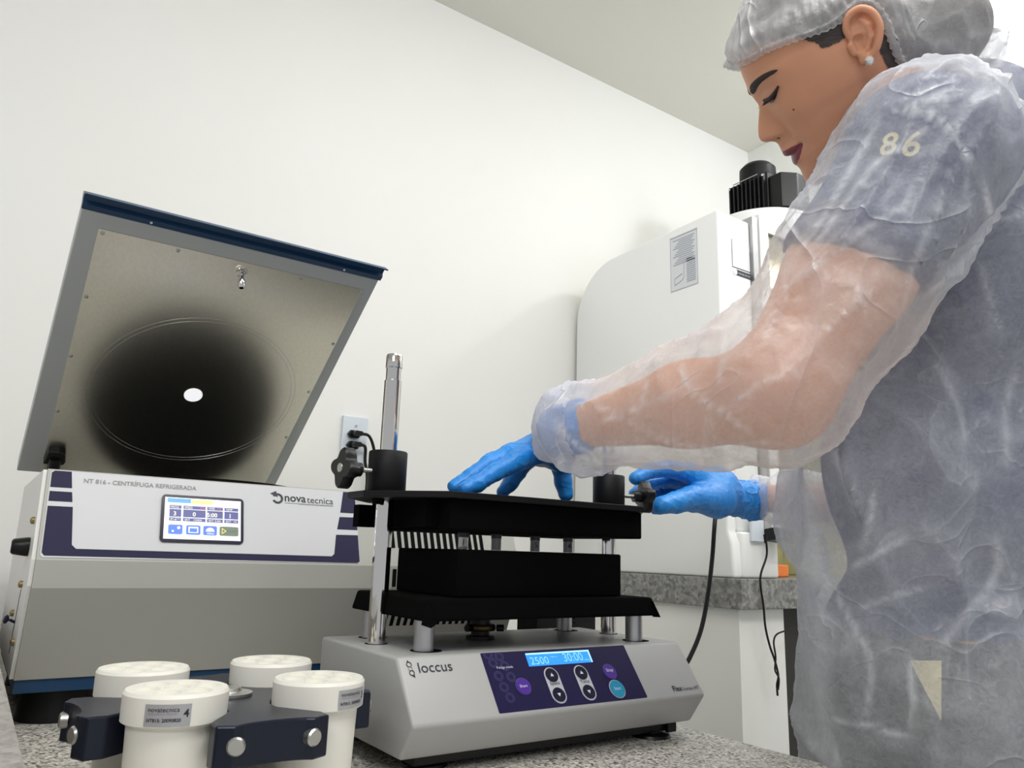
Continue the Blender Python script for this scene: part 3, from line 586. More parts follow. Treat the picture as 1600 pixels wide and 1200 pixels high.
for i in range(12): pr.box((1.2988, 1.148, 0.636+i*0.0052), (1.2991, 1.176, 0.639+i*0.0052))
pr.box((1.2988, 1.1420, 0.7590), (1.2991, 1.2265, 0.7620)).box((1.2988, 1.1418, 0.6250), (1.2991, 1.1428, 0.7630)).box((1.2988, 1.2260, 0.6250), (1.2991, 1.2270, 0.7630)).box((1.2988, 1.1418, 0.6250), (1.2991, 1.2270, 0.6260))
pr.tube([(1.2988, y, z) for y, z in ((1.184, 0.692), (1.184, 0.652), (1.190, 0.646), (1.214, 0.638), (1.214, 0.655), (1.190, 0.662))], 0.0008, 5)
obj('sticker_print', pr, MT['stgrey'], st)
s2 = obj('code_sticker', MB().box((1.346, 1.0795, 0.6590), (1.409, 1.0799, 0.7265)), MT['paper'], fh, label='white square sticker with a dark outline')
obj('sticker_outline', MB().box((1.345, 1.0792, 0.658), (1.3464, 1.0795, 0.727)).box((1.345, 1.0792, 0.6575), (1.410, 1.0795, 0.6592)).box((1.4085, 1.0792, 0.658), (1.410, 1.0795, 0.710)), MT['ink'], s2)
s3 = obj('manual_sticker', MB().box((1.352, 1.0795, 0.6400), (1.412, 1.0799, 0.6545)), MT['ink'], fh, label='black pill shaped sticker')
obj('sticker_emblem', MB().lathe([(0.0078, 0), (0.0078, 0.0004)], (1.3540, 1.0795, 0.6475), (0, -1, 0), 24), MT['paper'], s3)
obj('sticker_lettering', text_mb('MANUAL DE USO', (1.365, 1.0790, 0.6448), (1, 0, 0), (0, 0, 1), width=0.042, depth=0), MT['whiteink'], s3)
# blower and motor on the roof
BC = (1.765, 1.31)
bl = empty('exhaust_blower', (BC[0], BC[1], 0.7875), 'white drum blower topped by a black finned motor on the hood roof', 'blower')
obj('blower_drum', MB().lathe([(0.150, 0.788), (0.158, 0.80), (0.158, 0.930), (0.150, 0.945), (0.0, 0.947)], (BC[0], BC[1], 0), n=64, cap=False), MT['drum'], bl, smooth=True)
DZ = 0.947
mo = MB().box((BC[0]-0.075, BC[1]-0.085, DZ+0.0005), (BC[0]+0.055, BC[1]+0.045, DZ+0.125))
mt_ = obj('motor_body', mo, MT['black'], bl, bevel=0.003)
fins = MB()
for i in range(9): fins.box((BC[0]-0.086, BC[1]-0.080+i*0.0145, DZ+0.006), (BC[0]-0.0752, BC[1]-0.0755+i*0.0145, DZ+0.118))
obj('cooling_fins', fins, MT['black'], mt_)
obj('fan_cowl', MB().lathe([(0.050, DZ+0.1255), (0.052, DZ+0.130), (0.051, DZ+0.168), (0.040, DZ+0.180), (0.0, DZ+0.182)], (BC[0]-0.030, BC[1]-0.020, 0), n=40, cap=False), MT['blackm'], mt_, smooth=True)
obj('terminal_box', MB().prism([(BC[0]-0.070, BC[1]-0.0855, DZ+0.004), (BC[0]-0.070, BC[1]-0.125, DZ+0.004), (BC[0]-0.030, BC[1]-0.150, DZ+0.004), (BC[0]+0.02, BC[1]-0.150, DZ+0.004), (BC[0]+0.05, BC[1]-0.0855, DZ+0.004)], (0, 0, 0.105)), MT['black'], mt_, bevel=0.003)
for y in (0.038, -0.078): obj('screw', MB().lathe([(0.003, 0), (0.003, 0.002)], (BC[0]-0.0865, BC[1]+y, DZ+0.112), (-1, 0, 0), 10), MT['whiteink'], mt_)
obj('fan_scale_marks', MB().box((BC[0]-0.0865, BC[1]-0.060, DZ+0.1205), (BC[0]-0.0853, BC[1]+0.025, DZ+0.1235)), MT['greyink'], mt_)
# outlet on the hood front and what is plugged in
so = obj('hood_socket', MB().box((1.356, 1.060, 0.040), (1.396, 1.0675, 0.098)), MT['outlet'], origin=(1.375, 1.06, 0.04), bevel=0.002)
tag(so, 'small white power socket on the front frame of the fume hood', 'socket')
ad = empty('plug_adapter', (1.41, 1.045, 0.03), 'black plug-in adapter with a thin tangled cord at the fume hood socket', 'adapter')
obj('adapter_body', MB().prism([(1.394, 1.060, 0.068), (1.394, 1.030, 0.072), (1.452, 1.030, 0.066), (1.452, 1.060, 0.064)], (0, 0, -0.026)), MT['black'], ad, bevel=0.002)
def px_curve(pts, Y): return [ray(x, y)*(Y/ray(x, y).y) for x, y in pts]
c1 = px_curve([(1196, 838), (1198, 867), (1188, 903), (1193, 947), (1196, 980), (1203, 1010), (1210, 1030), (1216, 1055), (1214, 1070), (1215, 1087)], 1.04)
obj('thin_cord', MB().tube(spline(c1, 8), 0.0022, 8), MT['black'], ad, smooth=True)
c2 = px_curve([(1240, 980), (1229, 985), (1214, 991), (1209, 1003), (1212, 1027), (1211, 1047), (1217, 1060), (1216, 1078)], 1.036)
obj('thin_cord', MB().tube(spline(c2, 8), 0.0018, 8), MT['black'], ad, smooth=True)
obj('cord_sleeve', MB().cyl(c1[0]+Vector((0, 0, 0.004)), c1[0]-Vector((0, 0, 0.014)), 0.0045, 0.003), MT['black'], ad)
c3 = [Vector((1.296, 1.09, 0.14)), Vector((1.27, 1.07, 0.135))]+px_curve([(1118, 805), (1113, 870), (1106, 930), (1095, 985), (1077, 1029), (1058, 1060)], 1.0)+[Vector((0.95, 0.93, -0.250)), Vector((0.86, 0.89, -0.215)), Vector((0.79, 0.89, -0.19)), Vector((0.735, 0.884, -0.17))]
obj('power_cord', MB().tube(spline(c3, 10), 0.0042, 10), MT['black'], vm, smooth=True, label='thick black power cord rising to the fume hood')
# orange tray seen inside the hood
tag(obj('orange_tray', MB().prism([(1.462, 1.15, -0.0345), (1.60, 1.15, -0.0345), (1.60, 1.30, -0.0345), (1.462, 1.30, -0.0345)], (0, 0, 0.028)), MT['orange'], origin=(1.5, 1.2, -0.035), bevel=0.003), 'small orange tray just inside the fume hood opening', 'tray')
# wall outlet behind the mixer
wo = empty('wall_outlet', (0.673, 1.598, 0.25), 'pale blue-white double wall outlet behind the centrifuge', 'outlet')
obj('cover_plate', MB().box((0.643, 1.591, 0.175), (0.703, 1.5995, 0.290)), MT['outlet'], wo, bevel=0.002)
obj('screw', MB().lathe([(0.003, 0), (0.003, 0.001)], (0.674, 1.591, 0.268), (0, -1, 0), 12), MT['zinc'], wo)
for j, (px_, py_, lab) in enumerate(((553, 678, 'upper black plug in the wall outlet with its drooping cord'), (551, 695, 'lower black plug in the wall outlet with its drooping cord'))):
    c_ = ray(px_, py_)*(1.582/ray(px_, py_).y)
    pg = empty('power_plug', c_, lab, 'plug', 'plugs in the wall outlet')
    obj('plug_body', MB().prism([c_+Vector((x, 0, z)) for x, z in ((-0.013, 0), (-0.007, 0.0085), (0.012, 0.0085), (0.016, 0.004), (0.016, -0.004), (0.012, -0.0085), (-0.007, -0.0085))], (0, 0.0085, 0)).prism([c_+Vector((x, -0.02, z)) for x, z in ((-0.006, 0), (-0.003, 0.006), (0.012, 0.005), (0.016, 0), (0.012, -0.005), (-0.003, -0.006))], (0, 0.0198, 0)), MT['black'], pg, bevel=0.001)
    q = j*0.016
    pts = [c_+Vector((0.010, -0.015, 0)), c_+Vector((0.030-q*0.3, -0.016+q*0.3, -0.004)), c_+Vector((0.045-q, -0.014+q*0.4, -0.035)), c_+Vector((0.052-q, -0.01, -0.08)), c_+Vector((0.050-q, -0.006, -0.20)), c_+Vector((0.05-q, -0.004, -0.42))]
    obj('plug_cord', MB().tube(spline(pts, 8), 0.0035, 8), MT['black'], pg, smooth=True)
# bulb on the right wall and the small tube beside it
lb_ = empty('wall_lamp', (2.098, 0.70, 1.36), 'round glowing lamp high on the right wall behind her head', 'lamp')
obj('lamp_base', MB().lathe([(0.035, 0), (0.030, 0.020)], (2.0985, 0.70, 1.380), (-1, 0, 0), 24), MT['outlet'], lb_, smooth=True)
obj('lamp_globe', MB().lathe([(0.012, 0.0202)]+[(0.042*math.sin(t), 0.060-0.042*math.cos(t)) for t in [math.radians(x) for x in range(20, 181, 16)]], (2.0985, 0.70, 1.380), (-1, 0, 0), 28, cap=False), MT['bulb'], lb_, smooth=True)
# ================================================================ the woman
_rs = np.random.RandomState(3); _LAT = _rs.rand(32, 32, 32)
def vnoise(P, s=1.0, off=0.0):
    P = np.asarray(P)*s+off; i = np.floor(P).astype(int); f = P-i; f = f*f*(3-2*f); out = 0
    for a in (0, 1):
        for b in (0, 1):
            for c in (0, 1):
                w = (f[..., 0] if a else 1-f[..., 0])*(f[..., 1] if b else 1-f[..., 1])*(f[..., 2] if c else 1-f[..., 2])
                out = out+w*_LAT[(i[..., 0]+a) % 32, (i[..., 1]+b) % 32, (i[..., 2]+c) % 32]
    return out
def ridge(P, s, off=0.0): return 1-np.abs(2*vnoise(P, s, off)-1)
def cap_sdf(P, a, b, ra, rb):
    a = np.array(a, float); b = np.array(b, float); ab = b-a; t = np.clip(((P-a)@ab)/max(ab@ab, 1e-12), 0, 1)
    return np.linalg.norm(P-(a+t[..., None]*ab), axis=-1)-(ra+(rb-ra)*t)
def ell_sdf(P, c, ax, r):     # ax: rows are unit axes
    q = (P-np.array(c, float))@np.array(ax, float).T; k = np.linalg.norm(q/np.array(r, float), axis=-1)
    return (k-1)*min(r)*0.9 if False else (k-1)*np.linalg.norm(q, axis=-1)/np.maximum(k, 1e-6)
def smin(a, b, k):
    h = np.clip(0.5+0.5*(b-a)/k, 0, 1); return b*(1-h)+a*h-k*h*(1-h)
def nets(fn, lo, hi, h):
    lo = np.array(lo, float); hi = np.array(hi, float); n = np.ceil((hi-lo)/h).astype(int)+1
    xs = [lo[i]+h*np.arange(n[i]) for i in range(3)]
    D = np.empty(tuple(n))
    for s in range(0, n[0], 24):
        G = np.stack(np.meshgrid(xs[0][s:s+24], xs[1], xs[2], indexing='ij'), -1); D[s:s+24] = fn(G)
    I = D < 0; m = tuple(n-1)
    cnt = np.zeros(m); acc = np.zeros(m+(3,))
    cor = [(a, b, c) for a in (0, 1) for b in (0, 1) for c in (0, 1)]
    sl = lambda o: tuple(slice(o[i], o[i]+m[i]) for i in range(3))
    for p in cor:
        for ax in range(3):
            if p[ax]: continue
            q = list(p); q[ax] = 1; q = tuple(q)
            d0 = D[sl(p)]; d1 = D[sl(q)]; x = (d0 < 0) != (d1 < 0); t = np.where(x, d0/np.where(x, d0-d1, 1), 0)
            cnt += x
            for i in range(3): acc[..., i] += np.where(x, p[i]+(t if i == ax else 0), 0)
    act = cnt > 0; idx = -np.ones(m, int); idx[act] = np.arange(act.sum())
    g = np.stack(np.nonzero(act), -1); V = lo+h*(g+acc[act]/cnt[act][:, None]); F = []
    for ax in range(3):
        u, v = (ax+1) % 3, (ax+2) % 3
        a = [slice(0, n[i]) for i in range(3)]; a[ax] = slice(0, n[ax]-1); b = list(a); b[ax] = slice(1, n[ax])
        x = I[tuple(a)] != I[tuple(b)]; e = np.stack(np.nonzero(x), -1)
        e = e[(e[:, u] > 0) & (e[:, v] > 0) & (e[:, u] < n[u]-1) & (e[:, v] < n[v]-1)]
        s0 = I[tuple(e.T)]
        def id_(du, dv):
            k = e.copy(); k[:, u] -= du; k[:, v] -= dv; return idx[tuple(k.T)]
        q = np.stack([id_(1, 1), id_(0, 1), id_(0, 0), id_(1, 0)], -1)
        q = np.where(s0[:, None], q, q[:, ::-1]); F.append(q)
    return V, np.concatenate(F)
def vnormals(V, F):
    N = np.zeros_like(V); a, b, c, d = (V[F[:, i]] for i in range(4)); fn = np.cross(c-a, d-b)
    for i in range(4): np.add.at(N, F[:, i], fn)
    return N/np.maximum(np.linalg.norm(N, axis=1), 1e-12)[:, None]
def relax(V, F, it=2, k=0.5):
    for _ in range(it):
        A = np.zeros_like(V); C = np.zeros(len(V))
        for i in range(4):
            for j in ((i+1) % 4, (i+3) % 4): np.add.at(A, F[:, i], V[F[:, j]]); np.add.at(C, F[:, i], 1)
        V = V*(1-k)+k*A/np.maximum(C, 1)[:, None]
    return V
def keepfaces(V, F, mask):
    F = F[mask[F].all(1)]; used = np.unique(F); re = -np.ones(len(V), int); re[used] = np.arange(len(used)); return V[used], re[F]
def smooth_border(V, F, it=6):
    e = np.sort(np.concatenate([F[:, [i, (i+1) % 4]] for i in range(4)]), 1); k = e[:, 0]*len(V)+e[:, 1]
    u, c = np.unique(k, return_counts=True); b = u[c == 1]; a0, a1 = b//len(V), b % len(V)
    for _ in range(it):
        A = np.zeros_like(V); C = np.zeros(len(V)); np.add.at(A, a0, V[a1]); np.add.at(A, a1, V[a0]); np.add.at(C, a0, 1); np.add.at(C, a1, 1)
        m = C > 0; V = V.copy(); V[m] = V[m]*0.4+0.6*A[m]/C[m][:, None]
    return V
def A3(v): return np.array(tuple(v), float)
def aty(x, y, Y): r = ray(x, y); return A3(r*(Y/r.y))
def atp(x, y, t): return A3(at(x, y, t))

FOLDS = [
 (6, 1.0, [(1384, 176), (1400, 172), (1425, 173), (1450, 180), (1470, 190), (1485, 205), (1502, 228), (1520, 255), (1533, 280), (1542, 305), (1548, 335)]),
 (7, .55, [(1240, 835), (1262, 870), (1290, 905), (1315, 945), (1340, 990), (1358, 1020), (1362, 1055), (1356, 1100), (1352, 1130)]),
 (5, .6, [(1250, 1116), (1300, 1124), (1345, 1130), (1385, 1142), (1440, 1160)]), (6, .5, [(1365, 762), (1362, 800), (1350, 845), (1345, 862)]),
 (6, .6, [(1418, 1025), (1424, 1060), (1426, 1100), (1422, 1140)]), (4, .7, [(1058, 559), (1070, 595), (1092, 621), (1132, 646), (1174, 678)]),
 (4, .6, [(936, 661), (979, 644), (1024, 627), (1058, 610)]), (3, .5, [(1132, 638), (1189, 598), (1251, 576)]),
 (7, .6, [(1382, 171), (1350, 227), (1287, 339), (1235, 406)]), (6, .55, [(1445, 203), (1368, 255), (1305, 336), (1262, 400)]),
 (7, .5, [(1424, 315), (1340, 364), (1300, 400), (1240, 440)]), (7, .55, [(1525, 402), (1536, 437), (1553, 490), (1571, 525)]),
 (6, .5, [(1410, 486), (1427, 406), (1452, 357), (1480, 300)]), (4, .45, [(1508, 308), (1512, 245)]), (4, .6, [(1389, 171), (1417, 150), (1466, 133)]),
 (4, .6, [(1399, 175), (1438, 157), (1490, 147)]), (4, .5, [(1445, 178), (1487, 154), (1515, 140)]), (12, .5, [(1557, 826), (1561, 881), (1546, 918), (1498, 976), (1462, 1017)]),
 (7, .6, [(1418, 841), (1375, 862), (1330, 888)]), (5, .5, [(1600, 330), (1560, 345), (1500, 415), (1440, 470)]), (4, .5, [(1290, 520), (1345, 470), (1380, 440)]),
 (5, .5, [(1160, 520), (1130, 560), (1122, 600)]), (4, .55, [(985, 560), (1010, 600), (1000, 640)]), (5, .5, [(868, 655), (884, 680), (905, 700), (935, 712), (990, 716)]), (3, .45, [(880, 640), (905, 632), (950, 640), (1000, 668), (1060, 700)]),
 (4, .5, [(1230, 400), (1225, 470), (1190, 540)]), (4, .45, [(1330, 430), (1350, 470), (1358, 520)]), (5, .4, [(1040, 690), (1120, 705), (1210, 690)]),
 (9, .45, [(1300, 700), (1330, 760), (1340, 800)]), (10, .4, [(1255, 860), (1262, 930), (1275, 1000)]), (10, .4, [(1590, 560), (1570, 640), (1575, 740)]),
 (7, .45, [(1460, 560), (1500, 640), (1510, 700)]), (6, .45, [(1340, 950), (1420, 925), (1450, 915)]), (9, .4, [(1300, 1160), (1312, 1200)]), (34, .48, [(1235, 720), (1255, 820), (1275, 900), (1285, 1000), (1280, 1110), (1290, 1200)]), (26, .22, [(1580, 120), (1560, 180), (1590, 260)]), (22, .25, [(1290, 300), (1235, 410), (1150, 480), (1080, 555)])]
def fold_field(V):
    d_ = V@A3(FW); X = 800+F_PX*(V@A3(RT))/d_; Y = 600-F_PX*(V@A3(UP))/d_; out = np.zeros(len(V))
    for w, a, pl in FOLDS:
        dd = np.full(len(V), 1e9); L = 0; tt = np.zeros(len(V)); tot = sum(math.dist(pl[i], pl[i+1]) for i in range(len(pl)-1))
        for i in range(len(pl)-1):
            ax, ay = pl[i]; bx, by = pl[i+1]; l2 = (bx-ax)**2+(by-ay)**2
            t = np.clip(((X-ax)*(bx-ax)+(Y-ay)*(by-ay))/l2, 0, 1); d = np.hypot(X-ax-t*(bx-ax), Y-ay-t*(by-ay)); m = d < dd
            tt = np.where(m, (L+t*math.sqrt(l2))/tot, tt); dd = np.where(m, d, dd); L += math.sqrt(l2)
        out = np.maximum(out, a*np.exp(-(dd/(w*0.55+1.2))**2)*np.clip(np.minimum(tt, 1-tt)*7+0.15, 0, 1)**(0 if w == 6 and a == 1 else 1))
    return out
def add_folds(o, vals):
    at_ = o.data.attributes.new('fold', 'FLOAT', 'POINT'); at_.data.foreach_set('value', np.asarray(vals, float))
# --- materials of skin, cloth and gloves
skin = mat('skin', (0.68, 0.33, 0.195), 0.5, noise=(9, (0.74, 0.37, 0.22), 3), bump=(900, 0.08, 0.0005), sss=0.25)
lipm = mat('lips', (0.22, 0.045, 0.06), 0.4)
hairm = mat('dark_hair', (0.025, 0.018, 0.015), 0.45, noise=(60, (0.06, 0.045, 0.04), 4, (1, 1, 6)))
glovem = mat('nitrile_blue', (0.010, 0.20, 0.62), 0.42, noise=(12, (0.015, 0.26, 0.72), 3), bump=(45, 0.55, 0.004))
scrub = mat('navy_scrub_cloth', (0.030, 0.045, 0.14), 0.85, bump=(500, 0.3, 0.0008))
trous = mat('dark_grey_trouser_cloth', (0.045, 0.055, 0.060), 0.85)
def sheer(name, col, lo, hi, fib=1.0, sc=1.0, crease=0.14):
    m = bpy.data.materials.new(name); m.use_nodes = True; nt = m.node_tree; L = nt.links.new; N = nt.nodes.new
    out = nt.nodes['Material Output']; nt.nodes.remove(nt.nodes['Principled BSDF'])
    tc = N('ShaderNodeTexCoord')
    def noise(scale, detail=4, dist=0.0, mapping=None):
        n = N('ShaderNodeTexNoise'); n.inputs['Scale'].default_value = scale; n.inputs['Detail'].default_value = detail; n.inputs['Distortion'].default_value = dist
        if mapping:
            mp = N('ShaderNodeMapping'); mp.inputs['Rotation'].default_value = mapping[0]; mp.inputs['Scale'].default_value = mapping[1]; L(tc.outputs['Object'], mp.inputs[0]); L(mp.outputs[0], n.inputs['Vector'])
        else: L(tc.outputs['Object'], n.inputs['Vector'])
        return n.outputs[0]
    def math_(op, a, b=None, c=None):
        n = N('ShaderNodeMath'); n.operation = op
        for i, v in enumerate((a, b, c)):
            if v is None: continue
            if isinstance(v, (int, float)): n.inputs[i].default_value = v
            else: L(v, n.inputs[i])
        return n.outputs[0]
    cloud = noise(10*sc, 6, 0.6); fibre = noise(110*sc, 8, 1.6)
    def crs(scale, off, p, mapping):
        r = math_('SUBTRACT', 1.0, math_('ABSOLUTE', math_('MULTIPLY', math_('SUBTRACT', noise(scale, 1.5, 0.8, mapping), 0.5), 9.0+off)))
        return math_('POWER', math_('MAXIMUM', r, 0.0), p)
    cr = math_('ADD', crs(5*sc, 9, 3.0, ((0.3, 0.6, 0.2), (1, 1, 0.45))), math_('MULTIPLY', crs(11*sc, 6, 4.0, ((1.2, 0.4, 2.0), (1, 0.5, 1))), 0.6))
    cr = math_('MULTIPLY', cr, math_('GREATER_THAN', noise(4.1*sc, 2), 0.47))
    f = math_('ADD', lo, math_('MULTIPLY', math_('SUBTRACT', cloud, 0.3), (hi-lo)*2.0))
    f = math_('ADD', f, math_('MULTIPLY', math_('SUBTRACT', fibre, 0.5), 0.30*fib))
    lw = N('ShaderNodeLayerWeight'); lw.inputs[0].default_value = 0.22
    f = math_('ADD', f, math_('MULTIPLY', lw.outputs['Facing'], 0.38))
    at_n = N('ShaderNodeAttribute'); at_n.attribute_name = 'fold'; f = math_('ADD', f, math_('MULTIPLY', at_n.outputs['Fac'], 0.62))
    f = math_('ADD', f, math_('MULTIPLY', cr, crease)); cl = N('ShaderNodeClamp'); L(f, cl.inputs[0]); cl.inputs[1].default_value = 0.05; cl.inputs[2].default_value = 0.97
    di = N('ShaderNodeBsdfDiffuse'); di.inputs[0].default_value = (*col, 1); trl = N('ShaderNodeBsdfTranslucent'); trl.inputs[0].default_value = (*col, 1)
    gl = N('ShaderNodeBsdfGlossy'); gl.inputs[0].default_value = (1, 1, 1, 1); gl.inputs[1].default_value = 0.35
    m1 = N('ShaderNodeMixShader'); m1.inputs[0].default_value = 0.35; L(di.outputs[0], m1.inputs[1]); L(trl.outputs[0], m1.inputs[2])
    m2 = N('ShaderNodeMixShader'); m2.inputs[0].default_value = 0.07; L(m1.outputs[0], m2.inputs[1]); L(gl.outputs[0], m2.inputs[2])
    tr = N('ShaderNodeBsdfTransparent'); m3 = N('ShaderNodeMixShader'); L(cl.outputs[0], m3.inputs[0]); L(tr.outputs[0], m3.inputs[1]); L(m2.outputs[0], m3.inputs[2])
    bp = N('ShaderNodeBump'); bp.inputs['Strength'].default_value = 0.45; bp.inputs['Distance'].default_value = 0.006
    L(math_('ADD', cr, math_('MULTIPLY', noise(26*sc, 4, 1.0), 0.9)), bp.inputs['Height'])
    for b in (di, trl, gl): L(bp.outputs[0], b.inputs['Normal'])
    L(m3.outputs[0], out.inputs[0]); return m
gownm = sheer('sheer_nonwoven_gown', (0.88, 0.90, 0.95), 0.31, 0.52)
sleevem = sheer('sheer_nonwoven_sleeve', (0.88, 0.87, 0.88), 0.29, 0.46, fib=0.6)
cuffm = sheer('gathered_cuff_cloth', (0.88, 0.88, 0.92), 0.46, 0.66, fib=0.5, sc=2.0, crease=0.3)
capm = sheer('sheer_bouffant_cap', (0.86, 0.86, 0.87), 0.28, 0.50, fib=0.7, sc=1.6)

# --- head frame (millimetres: f forward, s towards her left, u up)
hd = ray(1318, 100).normalized(); HC = hd*0.885
hr = (RT-hd*RT.dot(hd)).normalized(); hu = (UP-hd*UP.dot(hd)); hu = (hu-hr*hu.dot(hr)).normalized()
_a = math.radians(32); Fv = -math.cos(_a)*hr-math.sin(_a)*hu; Uv = -math.sin(_a)*hr+math.cos(_a)*hu
_p = math.radians(12); Ff = math.cos(_p)*Fv-math.sin(_p)*hd; Sf = -math.cos(_p)*hd-math.sin(_p)*Fv
HB = np.array([A3(Ff), A3(Sf), A3(Uv)]); HCn = A3(HC)
def hl(P): return HCn+np.asarray(P, float)@HB/1200.0          # head millimetres -> survey
def lh(P): return (np.asarray(P)-HCn)@HB.T*1200.0             # survey -> head millimetres
def px2h(x, y, s):        # head-mm point seen at pixel (x,y) whose sideways offset is s
    r = A3(ray(x, y)); C = -HCn; n = HB[1]
    t = (s/1200.0+HCn@n)/(r@n); return lh(r*t)
PC = np.array([10.0, 0.0, 0.0])
FT = np.array([  # el, r (mm) of the mid-line profile
 (-90, 100), (-78, 104), (-68, 113), (-62, 125), (-58.5, 133.5), (-56, 136), (-53.8, 135.5), (-51, 131.5), (-48.4, 124.5), (-46, 118.5), (-43.5, 116.0), (-41.5, 115.5), (-40.2, 113.5), (-38.2, 108.5), (-36.2, 109.5), (-34, 111),
 (-31.5, 108.5), (-29, 105.5), (-26, 102.8), (-23.8, 102.8), (-21.3, 105.5), (-19, 110.5), (-16.2, 113.0), (-13.5, 111.8), (-11, 109), (-5, 101.5), (0, 96), (3.2, 93.6), (6, 93.6), (9.2, 95.5), (16, 99.5), (21.6, 102.5), (28.5, 107.5), (37, 113.5), (48, 120), (60, 126), (75, 129), (90, 128)])
FB = np.array([(-90, 100), (-78, 104), (-68, 112), (-60, 117), (-54, 118), (-48, 114), (-40, 104), (-30, 95), (-20, 89), (-10, 87), (0, 88), (9, 92), (16, 97), (21.6, 101), (28.5, 106.5), (37, 113), (48, 120), (60, 126), (75, 129), (90, 128)])
ST = np.array([(-90, 100), (-75, 101), (-62, 98), (-52, 90), (-40, 79), (-25, 72), (-10, 71), (5, 73), (20, 77), (35, 84), (50, 96), (65, 112), (80, 125), (90, 128)])
BT = np.array([(-90, 100), (-60, 88), (-40, 82), (-20, 80), (0, 90), (20, 98), (40, 108), (60, 118), (80, 126), (90, 128)])
def sm(T, x):
    xx = np.linspace(-90, 90, 721); yy = np.interp(xx, T[:, 0], T[:, 1]); k = 3 if len(T) > 30 else 14
    yy = np.convolve(np.pad(yy, k, 'edge'), np.ones(2*k+1)/(2*k+1), 'valid'); return np.interp(x, xx, yy)
def head_r(az, el):
    azd = np.abs(az); e = np.degrees(el)
    fb, ft, st_, bt = sm(FB, e), sm(FT, e), sm(ST, e), sm(BT, e)
    front = np.cos(azd) >= 0; rf = np.where(front, fb, bt); c2 = np.cos(azd)**2; s2 = np.sin(azd)**2
    p = 1.0
    r = 1/np.sqrt(c2/rf**2+s2/st_**2)
    s = r*np.cos(el)*np.sin(azd)
    sig = np.interp(e, [-62, -56, -50, -45, -41, -34, -29, -24, -21, -17, -12, -5, 2, 9, 16, 25, 40], [26, 25, 22, 22, 19, 19, 13, 13, 13.5, 12, 10, 8.5, 8, 10, 24, 40, 40])
    pw = np.where((e < -31) & (e > -43), 2.6, 2.0)
    r = r+np.where(front, (ft-fb)*np.exp(-(np.abs(s)/sig)**pw), 0)
    u = r*np.sin(el); f = r*np.cos(el)*np.cos(az)
    g = lambda s0, u0, a, b: np.exp(-((s-s0)/a)**2-((u-u0)/b)**2)*front
    r = r-4.5*g(31, 15, 15, 9)+3.6*g(31, 13.5, 11, 6.0)          # socket and closed lid
    r = r+2.6*g(31, 31, 20, 6)                                     # brow ridge
    r = r+3.2*g(44, -18, 20, 20)                                   # cheek bone
    r = r+2.8*g(12.5, -33, 5.5, 6.5)-2.2*g(18.5, -30, 3.5, 9)      # nose wing and its crease
    r = r-3.5*g(6.5, -39.5, 3.4, 2.2)                              # nostril
    r = r-1.6*g(21, -45, 5, 10)                                    # nasolabial
    r = r-2.4*g(27, -59, 4, 4)                                     # mouth corner
    uc = -66.5+8.5*np.clip(np.abs(s)/26, 0, 1.2)**2
    r = r-1.7*np.exp(-((u-uc)/1.4)**2)*(np.abs(s) < 27)*front*(1-0.5*np.abs(s)/27)
    return r, s, u
NA, NE = 420, 330
azs = np.concatenate([np.linspace(-np.pi, -1.5, 60)[:-1], np.linspace(-1.5, 1.5, 300), np.linspace(1.5, np.pi, 62)[1:-1]]); NA = len(azs)
els = np.radians(np.linspace(-89.5, 89.5, NE))
AZ, EL = np.meshgrid(azs, els, indexing='ij'); Rr, _, _ = head_r(AZ, EL)
HP = PC+np.stack([Rr*np.cos(EL)*np.cos(AZ), Rr*np.cos(EL)*np.sin(AZ), Rr*np.sin(EL)], -1)
hf = []
ii = np.arange(NA)[:, None]; jj = np.arange(NE-1)[None, :]
q = np.stack([ii*NE+jj, ((ii+1) % NA)*NE+jj, ((ii+1) % NA)*NE+jj+1, ii*NE+jj+1], -1).reshape(-1, 4)
HPf = HP.reshape(-1, 3)
fc = HPf[q].mean(1); lipu = -66.5+8.5*np.clip(np.abs(fc[:, 1])/26, 0, 1.2)**2
w_ = np.clip(1-(np.abs(fc[:, 1])/27.0)**2, 0, 1); cup = 1-0.25*np.exp(-(fc[:, 1]/3.0)**2)
lipmask = (fc[:, 0] > 40) & (np.abs(fc[:, 1]) < 27) & (fc[:, 2] < lipu+10.5*w_**0.7*cup) & (fc[:, 2] > lipu-12.5*w_**0.6)
HV = hl(HPf)
def on_face(s, u, out=0.0):        # point of the face surface at given sideways / up offsets
    m_ = HPf[:, 0] > 20; k = np.argmin((HPf[m_, 1]-s)**2+(HPf[m_, 2]-u)**2); p = HPf[m_][k].copy(); p[1] = s; p[2] = u
    n = p-PC; return p+n/np.linalg.norm(n)*out

